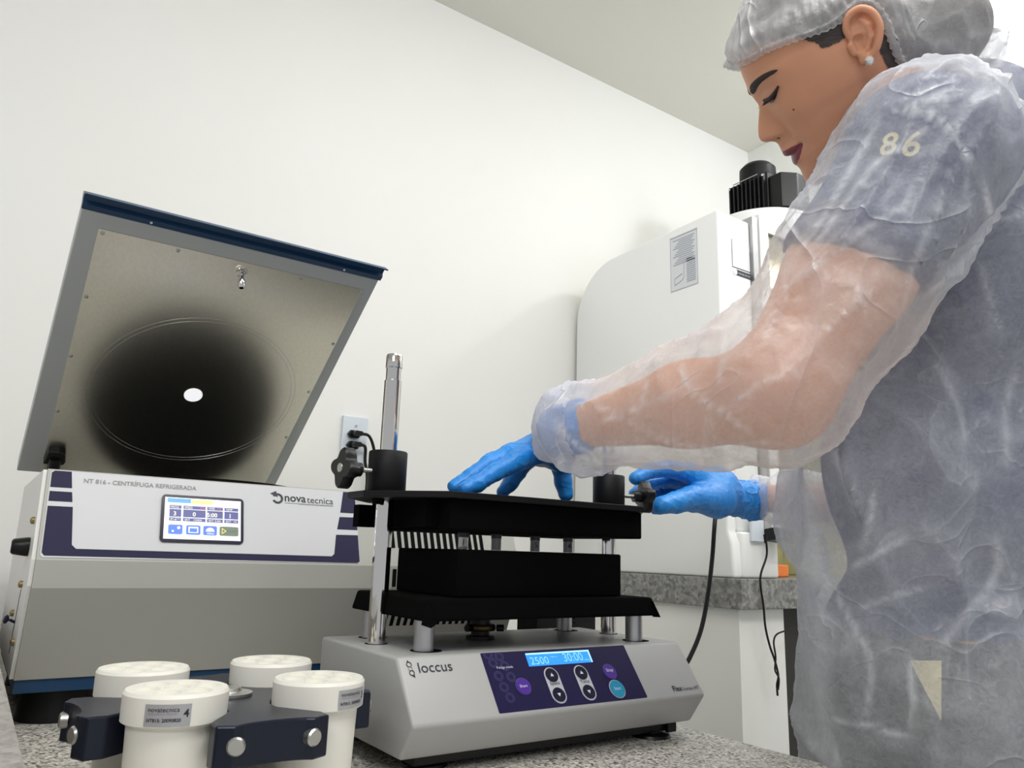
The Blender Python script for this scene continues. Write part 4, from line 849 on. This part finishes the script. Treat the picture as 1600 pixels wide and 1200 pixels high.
# --- body implicit surface
SH = atp(1440, 232, .70); EB = atp(1216, 615, .685); WR = atp(893, 668, .845)
MU = SH*0.5+EB*0.5; MF = EB*0.62+WR*0.38+np.array([0, 0, 0.004])
RSH = atp(1560, 330, 1.00); REL = atp(1440, 800, 1.04); RWR = aty(1190, 778, 0.835)
NK = hl((-30, 0, -60)); NB = atp(1452, 215, .84)
CH = atp(1470, 400, .86); BE = atp(1455, 720, .87); HI = atp(1460, 1060, .87)
BK0, BK1 = atp(1510, 215, .80), atp(1620, 330, .83)
FR, LF, UPZ = A3(-RT*0.8+FW*0.1), A3(FW), np.array([0, 0, 1.0])
_x = A3(RT); _x[2] = 0; _x /= np.linalg.norm(_x); _y = np.array([-_x[1], _x[0], 0]); TA = np.array([_x, _y, UPZ])
def torso(P, g=0.0):
    d = ell_sdf(P, CH, TA, (0.105+g, 0.150+g, 0.150+g))
    d = smin(d, ell_sdf(P, BE, TA, (0.108+g, 0.125+g, 0.160+g)), 0.05)
    d = smin(d, ell_sdf(P, HI, TA, (0.112+g, 0.150+g, 0.150+g)), 0.05)
    d = smin(d, cap_sdf(P, SH, RSH, 0.052+g, 0.052+g), 0.05)
    return smin(d, cap_sdf(P, BK0, BK1, 0.070+g, 0.090+g), 0.05)
HIPZ = HI[2]
LEG = [(HI+_y*s*0.072, np.array([*(HI+_y*s*0.080)[:2], FZ+0.42]), np.array([*(HI+_y*s*0.085)[:2], FZ+0.075])) for s in (-1, 1)]
def legs(P, g=0.0):
    d = None
    for a, b, c in LEG:
        e = smin(cap_sdf(P, a, b, 0.075+g, 0.052+g), cap_sdf(P, b, c, 0.050+g, 0.034+g), 0.02)
        foot = cap_sdf(P, c+np.array([0, 0, -0.048]), c-_x*0.11+np.array([0, 0, -0.055]), 0.026+g*0.3, 0.020+g*0.3); e = smin(e, foot, 0.02)
        d = e if d is None else np.minimum(d, e)
    return d
def arms(P, g=0.0):
    d = cap_sdf(P, SH, MU, 0.056+g, 0.054+g); d = smin(d, cap_sdf(P, MU, EB, 0.054+g, 0.045+g), 0.02)
    d = smin(d, cap_sdf(P, EB, MF, 0.045+g, 0.040+g), 0.025); d = smin(d, cap_sdf(P, MF, WR, 0.040+g, 0.023+g), 0.02)
    e = cap_sdf(P, RSH, REL, 0.050+g, 0.040+g); e = smin(e, cap_sdf(P, REL, RWR, 0.040+g, 0.023+g), 0.02)
    return np.minimum(d, e)
def neck(P): return smin(cap_sdf(P, NK, NB, 0.046, 0.056), cap_sdf(P, hl((-5, 0, -55)), NB+np.array([0, 0, -0.02]), 0.036, 0.05), 0.03)
def body(P): return smin(smin(smin(torso(P), arms(P), 0.03), neck(P), 0.03), legs(P), 0.03)
allp = np.array([SH, EB, WR, RSH, REL, RWR, CH, HI]+[l[2] for l in LEG])
lo = allp.min(0)-0.2; hi = allp.max(0)+0.2; lo[2] = FZ; hi[2] = hl((0, 0, 30))[2]
BV, BF = nets(body, lo, hi, 0.0085); BV = relax(BV, BF, 2)
person = empty('person', (float(HI[0]), float(HI[1]), FZ), 'person in a sheer white gown, hair cap and blue gloves bending over the vortex mixer', 'person')
# one continuous body mesh : head grid + body + ears
def ear_fn(P):
    q = lh(P); sgn = 1
    pts = [px2h(x, y, s) for x, y, s in ((1331, 62, 74), (1322, 45, 77), (1326, 25, 80), (1344, 13, 83), (1364, 20, 86), (1375, 42, 87), (1372, 68, 85), (1364, 84, 80), (1354, 93, 77))]
    pts = [A3(p) for p in spline([Vector(tuple(p)) for p in pts], 4)]
    d = None
    for i in range(len(pts)-1):
        e = cap_sdf(q, pts[i], pts[i+1], 3.5, 3.5); d = e if d is None else smin(d, e, 1.5)
    anti = [px2h(x, y, s) for x, y, s in ((1344, 30, 78), (1356, 40, 81), (1361, 58, 81), (1355, 76, 78), (1344, 84, 76))]
    for i in range(len(anti)-1): d = smin(d, cap_sdf(q, anti[i], anti[i+1], 3.0, 3.0), 2.0)
    c = px2h(1350, 55, 73); u = HB
    plate = np.maximum(cap_sdf(q, px2h(1348, 32, 74), px2h(1350, 72, 70), 15, 10), np.abs(q[..., 1]-(76+0.12*(c[0]-q[..., 0])))-1.6)
    d = smin(d, plate, 2.5)
    d = smin(d, cap_sdf(q, px2h(1350, 88, 75), px2h(1351, 93, 75), 6.0, 6.0), 3.0)
    d = smin(d, cap_sdf(q, px2h(1330, 72, 75), px2h(1335, 82, 75), 4.5, 4.0), 3.0)
    d = smin(d, cap_sdf(q, px2h(1346, 50, 68), px2h(1350, 70, 66), 13, 9), 3.0)
    hol = cap_sdf(q, px2h(1341, 62, 80), px2h(1345, 72, 80), 6.0, 5.0); d = np.maximum(d, -hol)
    hol = cap_sdf(q, px2h(1337, 34, 83), px2h(1341, 46, 82), 4.0, 3.6); d = -smin(-d, hol, 2.0)
    return d/1200.0
ec = hl(px2h(1350, 55, 78)); EV, EF = nets(ear_fn, ec-0.045, ec+0.045, 0.00085); EV = relax(EV, EF, 1)
em = EV.copy(); l_ = lh(em); l_[:, 1] *= -1; EV2 = hl(l_); EF2 = EF[:, ::-1]
nV = [HV, BV, EV, EV2]; nF = [q, BF, EF, EF2]; o_ = 0; allF = []
for v, f in zip(nV, nF): allF.append(f+o_); o_ += len(v)
bodyo = obj('body', (np.concatenate(nV), np.concatenate(allF)), [skin, lipm], person, smooth=180)
mi = np.zeros(len(bodyo.data.polygons), int); mi[:len(q)][lipmask] = 1; bodyo.data.polygons.foreach_set('material_index', mi.tolist())
# --- face details
def strip(pts_a, pts_b):
    m = MB(); m.v = [tuple(hl(p)) for p in pts_a]+[tuple(hl(p)) for p in pts_b]; n = len(pts_a)
    m.f = [(i, i+1, n+i+1, n+i) for i in range(n-1)]; return m
browm = mat('brow_hair', (0.035, 0.024, 0.020), 0.7)
for sg in (1, -1):
    ts_ = np.linspace(0, 1, 15)
    cs = 10+44*ts_; cu = 25+15*ts_-9*ts_**3; hw = (4.4*(1-ts_)**0.4*(0.55+0.45*np.minimum(1, ts_*6))+0.5)
    m = MB(); A_ = [on_face(sg*s, u+h, 0.9) for s, u, h in zip(cs, cu, hw)]; B_ = [on_face(sg*s, u-h, 0.9) for s, u, h in zip(cs, cu, hw)]; C_ = [on_face(sg*s, u, 2.0) for s, u in zip(cs, cu)]
    n = len(A_); m.v = [tuple(hl(p)) for p in A_+C_+B_]; m.f = [(i, i+1, n+i+1, n+i) for i in range(n-1)]+[(n+i, n+i+1, 2*n+i+1, 2*n+i) for i in range(n-1)]
    obj('eyebrow', m, browm, person, smooth=180)
    # lowered lashes
    ts_ = np.linspace(0, 1, 13); ls = 17+29*ts_; lu = 9.5-4.5*np.sin(math.pi*ts_)+5.5*ts_
    m = MB().tube([hl(on_face(sg*s, u, 0.8)) for s, u in zip(ls, lu)], [0.0009+0.0015*math.sin(math.pi*min(1, t*0.9+0.08)) for t in ts_], 8)
    l0 = obj('lashes', m, browm, person, smooth=180)
    fan = MB()
    for t in np.linspace(0.1, 1, 26):
        s = 17+29*t; u = 9.5-4.5*math.sin(math.pi*t)+5.5*t; a = on_face(sg*s, u, 1.0); b = a+np.array([6.0-3*t, sg*(1.0+5*t), -4.2+3.0*t]); mid = (a+b)/2+np.array([1.0, 0, -1.3])
        fan.tube([hl(a), hl(mid), hl(b)], [0.00035, 0.0003, 0.0001], 4)
    obj('lash_hairs', fan, browm, l0)
    # narrow slit of the eye under the lid
    m = MB(); up_ = [on_face(sg*s, u-0.6, 0.35) for s, u in zip(ls, lu)]; dn_ = [on_face(sg*s, u-0.6-4.8*math.sin(math.pi*t), 0.25) for s, u, t in zip(ls, lu, ts_)]
    n = len(up_); m.v = [tuple(hl(p)) for p in up_+dn_]; m.f = [(i, i+1, n+i+1, n+i) for i in range(n-1)]
    obj('eye', m, mat('dark_eye', (0.03, 0.02, 0.018), 0.15), person, smooth=180)
    m = MB().lathe([(0.0022, 0.0), (0.0030, 0.0008), (0.0, 0.0016)], hl(on_face(sg*7.2, -38.6, -1.4)), A3(HB[0])*0.2-HB[2], 16, cap=False)
    obj('nostril', m, mat('nostril_shade', (0.035, 0.012, 0.008), 0.9), person, smooth=180)  # dark colour stands in for the shade inside the nostril
es = px2h(1358, 95, 81); ec_ = hl(es)
obj('stud_earring', MB().lathe([(0.0, -0.0008), (0.0030, 0.0), (0.0044, 0.0016), (0.0030, 0.0036), (0.0, 0.0044)], ec_, A3(HB[1]), 7, cap=False), mat('crystal', (0.85, 0.84, 0.80), 0.08, 0.5), person, label='small clear crystal stud earring')
for x_, y_ in ((1240, 171), (1276, 250)):
    k = np.argmin(np.hypot(*(np.array([(800+F_PX*(v@A3(RT))/(v@A3(FW)), 600-F_PX*(v@A3(UP))/(v@A3(FW))) for v in HV[::1]]).T-np.array([[x_], [y_]])))+1e3*(HPf[:, 1] < 0))
    n_ = HV[k]-HCn; n_ /= np.linalg.norm(n_)
    obj('mole', MB().lathe([(0.0011, -0.0002), (0.0009, 0.0003), (0.0, 0.0006)], HV[k], n_, 10, cap=False), mat('mole_brown', (0.14, 0.055, 0.03), 0.6), person, smooth=True)
# --- hair : shell over the scalp and a bun
def skull(P, g):      # head-shaped shell in survey coordinates
    q_ = lh(P)-PC; r = np.linalg.norm(q_, axis=-1); el = np.arcsin(np.clip(q_[..., 2]/np.maximum(r, 1e-6), -1, 1)); az = np.arctan2(q_[..., 1], q_[..., 0])
    e = np.degrees(el); azd = np.abs(az); fb, st_, bt = sm(FB, e), sm(ST, e), sm(BT, e); rf = np.where(np.cos(azd) >= 0, np.maximum(fb, 0), bt)
    return (r-1/np.sqrt(np.cos(azd)**2/rf**2+np.sin(azd)**2/st_**2)-g)/1200.0
BUN = px2h(1466, 52, 0)
def bun(P, r): return np.linalg.norm((lh(P)-BUN)/np.array([1.0, 1.0, 0.92]), axis=-1)/1200.0-r
def poly_in(X, Y, poly):
    ins = np.zeros(X.shape, bool); n = len(poly)
    for i in range(n):
        (x0, y0), (x1, y1) = poly[i], poly[(i+1) % n]
        c = ((y0 > Y) != (y1 > Y)) & (X < (x1-x0)*(Y-y0)/((y1-y0) if y1 != y0 else 1e-9)+x0); ins ^= c
    return ins
hlo = HCn-0.24; hhi = HCn+0.24
HVt, HFt = nets(lambda P: smin(smin(skull(P, 1.0), bun(P, 0.046), 0.012), cap_sdf(P, NK, NB, 0.0475, 0.0575), 0.01), hlo, hhi, 0.0024)
L_ = lh(HVt); fa = L_[:, 0]; ua = L_[:, 2]+2.0*np.sin(L_[:, 0]*0.7)+1.5*(vnoise(L_, 0.3)-0.5)
def hp(x, y): p = px2h(x, y, 68); return (p[0], p[2])
hairpoly = [(140, 70), (104, 74)]+[hp(1215, 62), hp(1240, 60), hp(1262, 68), hp(1283, 80), hp(1300, 76), hp(1322, 62), hp(1326, 40), hp(1346, 22), hp(1372, 40), hp(1370, 80), hp(1388, 104), hp(1418, 122), hp(1450, 130)]+[(-200, -110), (-200, 250), (140, 250)]
k_ = poly_in(fa, ua, hairpoly); HVt, HFt = keepfaces(HVt, HFt, k_); HVt = smooth_border(HVt, HFt, 5); HVt = relax(HVt, HFt, 2)
obj('hair', (HVt, HFt), hairm, person, smooth=180)
# --- bouffant cap
CB = px2h(1462, 42, 0); CB2 = px2h(1484, 76, 0)
CVt, CFt = nets(lambda P: smin(smin(skull(P, 10.0), np.linalg.norm(lh(P)-CB, axis=-1)/1200.0-0.056, 0.02), np.linalg.norm(lh(P)-CB2, axis=-1)/1200.0-0.039, 0.03), hlo-0.02, hhi+0.02, 0.0026)
L_ = lh(CVt); Nn = vnormals(CVt, CFt)
edge_px = [(1136, 92), (1152, 97), (1170, 92), (1192, 80), (1215, 68), (1240, 60), (1265, 52), (1290, 44), (1312, 30), (1332, 10), (1350, 2), (1368, 10), (1382, 28), (1392, 52), (1402, 75), (1416, 96), (1436, 112), (1470, 128)]
edge = [(lambda p: (p[0], p[2]))(px2h(x, y, 72 if x > 1200 else 40)) for x, y in edge_px]
cappoly = edge+[(-100, -140), (-260, -140), (-260, 260), (180, 260), (180, edge[0][1])]
E_ = np.array(edge); de = np.min(np.hypot(L_[:, None, 0]-E_[None, :, 0], L_[:, None, 2]-E_[None, :, 1]), 1)
ph_ = np.arctan2(L_[:, 1], L_[:, 0]+20)
pleat = np.sin(ph_*58+3*vnoise(L_, 0.05))*np.exp(-(de/26)**2)*1.5
puff = 4.0*np.exp(-((de-16)/11)**2)-4.5*np.exp(-(de/7)**2)
wr = (ridge(L_, 0.035)**3-0.4)*4.0+(ridge(L_*np.array([1, 1, 0.5]), 0.09, 5.0)**3-0.3)*1.8+(vnoise(L_, 0.022, 9.0)-0.5)*6
frm = np.exp(-((L_[:, 0]-104)/30)**2)*np.exp(-((L_[:, 2]-80)/24)**2)*2.0
CVt = CVt+Nn*((pleat+puff+wr+frm)/1200.0)[:, None]
k_ = poly_in(L_[:, 0], L_[:, 2], cappoly); CVt, CFt = keepfaces(CVt, CFt, k_); CVt = smooth_border(CVt, CFt, 4)
L_ = lh(CVt)
cap_o = obj('hair_cap', (CVt, CFt), capm, person, smooth=180, label='sheer white bouffant hair cap')
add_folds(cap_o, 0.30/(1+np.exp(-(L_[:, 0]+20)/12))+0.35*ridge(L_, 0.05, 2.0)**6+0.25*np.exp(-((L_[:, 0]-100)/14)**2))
for sg in (1, -1):
    ep = [px2h(x, y, 70 if x > 1200 else 45) for x, y in edge_px]; pts = []
    for p in ep:
        p = np.array([p[0], 0.0, p[2]])-PC; best = None
        for a in np.linspace(0, math.pi, 181):      # walk sideways until the scalp shell is met
            s_ = math.sin(a/2)*92
            q_ = HCn*0+hl(PC+np.array([p[0], s_, p[2]]))
            v = float(skull(q_, 5.5)); best = (s_, v) if best is None or abs(v) < abs(best[1]) else best
        pts.append(hl(PC+np.array([p[0], sg*best[0], p[2]])))
    obj('elastic_hem', MB().tube(spline(pts, 6), [0.0036+0.0010*math.sin(i*2.3) for i in range((len(pts)-1)*6+1)], 8), capm, cap_o, smooth=180)
# --- navy scrub top and trousers
UA = EB*0.70+SH*0.30
cutn = (EB-SH)/np.linalg.norm(EB-SH)
c0 = atp(1340, 432, .70); hemd = (atp(1430, 472, .70)-atp(1240, 392, .70)); hemn = np.cross(hemd, A3(FW)); hemn /= np.linalg.norm(hemn)
if hemn@cutn < 0: hemn = -hemn
def core(P, g): return smin(torso(P), arms(P), 0.03)-g
def scrubf(P):
    d = core(P, 0.0055)-0.0035*(vnoise(P, 16.0)-0.4)
    a = np.maximum(-((P-c0)@hemn), np.minimum(cap_sdf(P, SH, EB, .078, .075), cap_sdf(P, EB, WR, .075, .05)))
    b = cap_sdf(P, REL, RWR, .055, .045)
    return np.maximum(np.maximum(d, -a), -b)
HEMZ = atp(1440, 1012, .74)[2]
slo = lo.copy(); slo[2] = HEMZ-0.05; shi = hi.copy()
SV, SF = nets(scrubf, slo, shi, 0.0075)
cen = SH*0.46+EB*0.54; cutn2 = A3(ray(1240, 395))*0-0+cutn
# sleeve hem is cut on a slanting plane; the top ends at its hem, and the neck stays open
near_arm = cap_sdf(SV, SH, EB, 0.02, 0.02) < 0.075
keep = (SV[:, 2] > HEMZ) & ~(np.linalg.norm(SV-NB-np.array([0, 0, 0.045]), axis=1) < 0.072)
SV, SF = keepfaces(SV, SF, keep); SV = relax(SV, SF, 1)
so_ = obj('scrub_top', (SV, SF), scrub, person, smooth=180, label='navy scrub top')
TV, TF = nets(lambda P: smin(core(P, 0.0035), legs(P, 0.007), 0.03), np.array([lo[0], lo[1], FZ+0.055]), np.array([hi[0], hi[1], HEMZ+0.02]), 0.008)
k_ = (TV[:, 2] < HEMZ+0.012) & (TV[:, 2] > FZ+0.065); TV, TF = keepfaces(TV, TF, k_)
obj('trousers', (TV, TF), trous, person, smooth=180, label='dark grey trousers')
for (a, b, c) in LEG:
    SHV, SHF = nets(lambda P: np.maximum(cap_sdf(P, c+np.array([0, 0, -0.045]), c-_x*0.12+np.array([0, 0, -0.053]), 0.034, 0.026), FZ+0.001-P[..., 2]), c-0.2, c+0.2, 0.006)
    obj('shoe', (SHV, SHF), MT['outlet'], person, smooth=180)
# embroidery on the near scrub sleeve and the beige pocket tag, following the cloth
from mathutils.bvhtree import BVHTree
def bvh(V, F): return BVHTree.FromPolygons([Vector(v) for v in V], [tuple(int(i) for i in f) for f in F])
sb = bvh(np.concatenate([SV, TV]), np.concatenate([SF, TF+len(SV)]))
def drape(poly2d_fn, V2, F2, off=0.0018):
    out = []
    for p in V2:
        x, y = poly2d_fn(p); r = ray(x, y); h = sb.ray_cast(Vector((0, 0, 0)), r)
        loc = h[0] if h[0] is not None else r*0.7
        out.append(loc-r.normalized()*off)
    m = MB(); m.v = [tuple(v) for v in out]; m.f = F2; return m
cream = mat('cream_embroidery', (0.75, 0.66, 0.38), 0.7)
for s, x0, y0, w_, h_ in (('8', 1372, 244, 26, 36), ('6', 1407, 246, 28, 40)):
    tm = text_mb(s, (0, 0, 0), (1, 0, 0), (0, 1, 0), width=1.0, bold=True); hh = max(v[1] for v in tm.v)
    obj('embroidered_numeral', drape(lambda p: (x0+p[0]*w_+p[1]/hh*9, y0-p[1]/hh*h_-p[0]*3), tm.v, tm.f), cream, so_)
m = drape(lambda p: p, [(1421+50*i/6, 1032+(100*i/6)*j/6*0.95+ (1-i/6)*0*j) for i in range(7) for j in range(7)], [(i*7+j, (i+1)*7+j, (i+1)*7+j+1, i*7+j+1) for i in range(6) for j in range(6)])
obj('pocket_tag', m, cream, so_, label='cream triangular tag at the hip')
# --- the gown
GS = [(atp(1458, 236, .69), .071), (atp(1370, 372, .69), .067), (atp(1300, 480, .69), .064), (atp(1205, 600, .69), .064)]
GF = [(atp(1205, 600, .69), .064), (atp(1110, 632, .72), .053), (atp(1010, 655, .77), .043), (atp(925, 665, .815), .034)]
def sleeve(P):
    d = None
    for L0 in (GS, GF):
        for i in range(len(L0)-1):
            e = cap_sdf(P, L0[i][0], L0[i+1][0], L0[i][1], L0[i+1][1]); d = e if d is None else smin(d, e, 0.018)
    d = smin(d, cap_sdf(P, atp(1130, 565, .70), atp(1075, 580, .72), 0.022, 0.016), 0.03)
    return d
CUFF = [(atp(940, 662, .815), .036), (atp(915, 664, .825), .043), (atp(898, 668, .835), .037)]
def cuff(P):
    d = None
    for i in range(len(CUFF)-1):
        e = cap_sdf(P, CUFF[i][0], CUFF[i+1][0], CUFF[i][1], CUFF[i+1][1]); d = e if d is None else smin(d, e, 0.01)
    return smin(d, cap_sdf(P, atp(940, 690, .815), atp(915, 708, .82), 0.022, 0.012), 0.02)
FRT = [(atp(1365, 720, .80), .075), (atp(1345, 810, .82), .060), (atp(1348, 1000, .83), .055), (atp(1385, 1200, .83), .075)]
def gownf(P):
    d = torso(P, 0.018); d = smin(d, sleeve(P), 0.014)
    for i in range(len(FRT)-1): d = smin(d, cap_sdf(P, FRT[i][0], FRT[i+1][0], FRT[i][1], FRT[i+1][1]), 0.05)
    d = smin(d, cap_sdf(P, atp(1560, 215, .78), atp(1620, 420, .80), 0.075, 0.085), 0.05)
    sk = HI+np.array([0, 0, -0.30]); d = smin(d, ell_sdf(P, sk, TA, (0.145, 0.17, 0.30)), 0.08)
    e = cap_sdf(P, REL, RWR, 0.055, 0.034); d = smin(d, e, 0.02)
    d = np.minimum(d, core(P, 0.0115))
    return smin(d, cuff(P), 0.012)
fore0 = (WR-EB)/np.linalg.norm(WR-EB); glo = lo.copy()-0.02; ghi = hi.copy()+0.04; glo[2] = HI[2]-0.45; ghi[2] = NB[2]+0.16
_pa, _pb = atp(858, 640, .85), atp(908, 730, .85); CN = np.cross(_pb-_pa, A3(ray(885, 690))); CN /= np.linalg.norm(CN); CN = CN*np.sign(CN@(-fore0))
GV, GF_ = nets(gownf, glo, ghi, 0.0052); GN = vnormals(GV, GF_)
armu = (EB-SH)/np.linalg.norm(EB-SH); fore = (WR-EB)/np.linalg.norm(WR-EB)
isarm = np.clip(1-(sleeve(GV)-0.0)/0.02, 0, 1)
def streak(P, ax, s, off):      # noise stretched along an axis
    al = P@ax; Q = P-al[:, None]*ax+(al*0.16)[:, None]*ax; return ridge(Q, s, off)
fm = np.clip((cap_sdf(GV, SH, EB, .05, .05)-cap_sdf(GV, EB, WR, .04, .02))/0.05+0.5, 0, 1)
wa = (streak(GV, armu, 42, 1.0)**4*0.0070)*(1-fm)+(streak(GV, fore, 46, 4.0)**4*0.0060+(ridge(GV, 24, 2.0)**4)*0.006)*fm
tw = streak(GV, np.array([0, 0, 1.0]), 20, 3.0)**3*0.012+ridge(GV, 13, 7.0)**4*0.010+(vnoise(GV, 9, 4.0)-0.5)*0.012
fine = ridge(GV, 60, 5.0)**4*0.0022
cz = np.exp(-(np.linalg.norm(GV-atp(895, 668, .835), axis=1)/0.045)**2)
dsp = isarm*wa+(1-isarm)*(tw-0.004)+fine+cz*(vnoise(GV, 75, 3.0)-0.5)*0.020
# keep the gown outside the clothes and the arm it covers
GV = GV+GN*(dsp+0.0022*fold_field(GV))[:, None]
kc = (np.linalg.norm(GV-(WR*1.0+(WR-EB)*0.02), axis=1) > 0.0) & ((cap_sdf(GV, WR-fore*0.004, aty(845, 700, .812), .0265, .0245) > 0.0085) | ((GV-WR)@fore < 0.017)) | (cap_sdf(GV, EB, WR+fore*0.05, .02, .02) > 0.12)
kn_ = ~((cap_sdf(GV, NK, NB+(NB-NK)*-0.12, 0.05, 0.05) < 0.018))
kr = ~((np.linalg.norm(GV-RWR, axis=1) < 0.06) & ((GV-RWR)@((RWR-REL)/np.linalg.norm(RWR-REL)) > 0.018))
GV, GF_ = keepfaces(GV, GF_, kc & kr & (GV[:, 2] > HI[2]-0.44)); GV = smooth_border(GV, GF_, 8)
sc2 = GF_[:, 0]
gown = obj('isolation_gown', (GV, GF_), [gownm, sleevem, cuffm], person, smooth=180, label='sheer white non-woven gown')
# the forearm and lower sleeve use the clearer side of the cloth
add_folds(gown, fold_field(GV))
fcn = GV[GF_].mean(1); cl_ = (cap_sdf(fcn, SH*0.42+EB*0.58, EB, .05, .05) < 0.035) | (cap_sdf(fcn, EB, WR, .04, .03) < 0.035)
mi_ = cl_.astype(int); mi_[((fcn-WR)@fore0 > -0.034) & (np.linalg.norm(fcn-WR, axis=1) < 0.12)] = 2
gown.data.polygons.foreach_set('material_index', mi_.tolist())
gb = bvh(GV, GF_)
# --- gloves
def chain(P, pts, rs, k=0.004, d=None):
    for i in range(len(pts)-1):
        e = cap_sdf(P, pts[i], pts[i+1], rs[i], rs[i+1]); d = e if d is None else smin(d, e, k)
    return d
zt = 0.0632
def tip(p, r): p = p.copy(); p[2] = max(p[2], zt+r); return p
LW = WR-(WR-EB)/np.linalg.norm(WR-EB)*0.014
Lf = dict(
 little=([aty(805, 722, .775), aty(772, 738, .768), aty(745, 756, .760), tip(aty(727, 764, .755), .0068)], [.0118, .0104, .0092, .0078]),
 ring=([aty(795, 712, .797), aty(762, 726, .795), aty(735, 745, .792), tip(aty(710, 760, .790), .007)], [.0122, .0110, .0096, .0080]),
 middle=([aty(798, 708, .822), aty(768, 722, .828), aty(745, 744, .830), tip(aty(728, 760, .832), .007)], [.0122, .0110, .0096, .0080]),
 index=([aty(826, 716, .848), aty(808, 738, .856), aty(798, 754, .858), tip(aty(786, 768, .858), .007)], [.0120, .0110, .0100, .0084]),
 thumb=([aty(872, 702, .830), aty(877, 730, .838), aty(880, 752, .838), tip(aty(884, 772, .836), .008)], [.0170, .0135, .0120, .0100]))
def lhand(P):
    d = cap_sdf(P, LW, aty(845, 700, .812), .0262, .0220); d = smin(d, cap_sdf(P, LW, WR+(WR-EB)/np.linalg.norm(WR-EB)*0.016, .0262, .0255), 0.004)
    for k in ('little', 'ring', 'middle', 'index'): d = smin(d, cap_sdf(P, aty(855, 696, .80+0.012*('little', 'ring', 'middle', 'index').index(k)), Lf[k][0][0], .0180, .0128), 0.010)
    d = smin(d, cap_sdf(P, aty(882, 690, .812), Lf['thumb'][0][0], .0220, .0190), 0.012)
    d = smin(d, cap_sdf(P, aty(850, 705, .82), aty(874, 716, .825), .0190, .0180), 0.012)
    for k, (p, r) in Lf.items(): d = smin(d, chain(P, p, r), 0.0045)
    return d
def glove(fn, pts, wrist, back, name, label, h=0.0013):
    pts = np.array(pts); V, F = nets(fn, pts.min(0)-0.045, pts.max(0)+0.045, h); N_ = vnormals(V, F)
    w = np.clip(np.linalg.norm(V-wrist, axis=1)/0.12, 0, 1)
    V = V+N_*((ridge(V, 80, 2.0)**6*0.0030+ridge(V*np.array([1, 1, 0.5]), 150, 6.0)**6*0.0018)*(1.25-w)+(vnoise(V, 60, 1.0)-0.5)*0.0012)[:, None]
    V = relax(V, F, 1, 0.3)
    return obj(name, (V, F), glovem, person, smooth=180, label=label)
glove(lhand, [LW]+[p for k in Lf for p in Lf[k][0]], LW, None, 'glove', 'blue glove with fingers spread on the black plate')
RW0, RW1 = aty(1176, 782, .835), aty(1130, 775, .82)
Rf = dict(
 index=([aty(1075, 740, .818), aty(1045, 733, .812), aty(1018, 735, .806), aty(993, 747, .800)], [.0140, .0122, .0108, .0092]),
 middle=([aty(1072, 755, .838), aty(1040, 748, .850), aty(1010, 757, .845), aty(992, 772, .832)], [.0140, .0122, .0108, .0092]),
 ring=([aty(1075, 770, .852), aty(1045, 768, .868), aty(1020, 776, .862), aty(1004, 786, .845)], [.0135, .0118, .0104, .0090]),
 little=([aty(1082, 785, .858), aty(1058, 788, .872), aty(1038, 792, .866), aty(1024, 795, .852)], [.0125, .0108, .0095, .0084]),
 thumb=([aty(1120, 782, .806), aty(1082, 778, .793), aty(1056, 785, .786), aty(1033, 790, .783)], [.0270, .0170, .0138, .0112]))
def rhand(P):
    d = cap_sdf(P, RW0, RW1, .0300, .0270)
    d = smin(d, cap_sdf(P, RW0+(RW0-RW1)*0.02, RW0+(RW0-RW1)*0.06, .0325, .0325), 0.004)
    for k in ('index', 'middle', 'ring', 'little'): d = smin(d, cap_sdf(P, aty(1118, 766, .822), Rf[k][0][0], .0310, .0165), 0.014)
    d = smin(d, chain(P, *Rf['thumb']), 0.016)
    for k, (p, r) in Rf.items(): d = smin(d, chain(P, p, r), 0.0045)
    n = (RW0-RW1)/np.linalg.norm(RW0-RW1); return np.maximum(d, (P-RW0)@n-0.004)
glove(rhand, [RW0]+[p for k in Rf for p in Rf[k][0]], RW0, None, 'glove', 'blue glove turning the black knob')
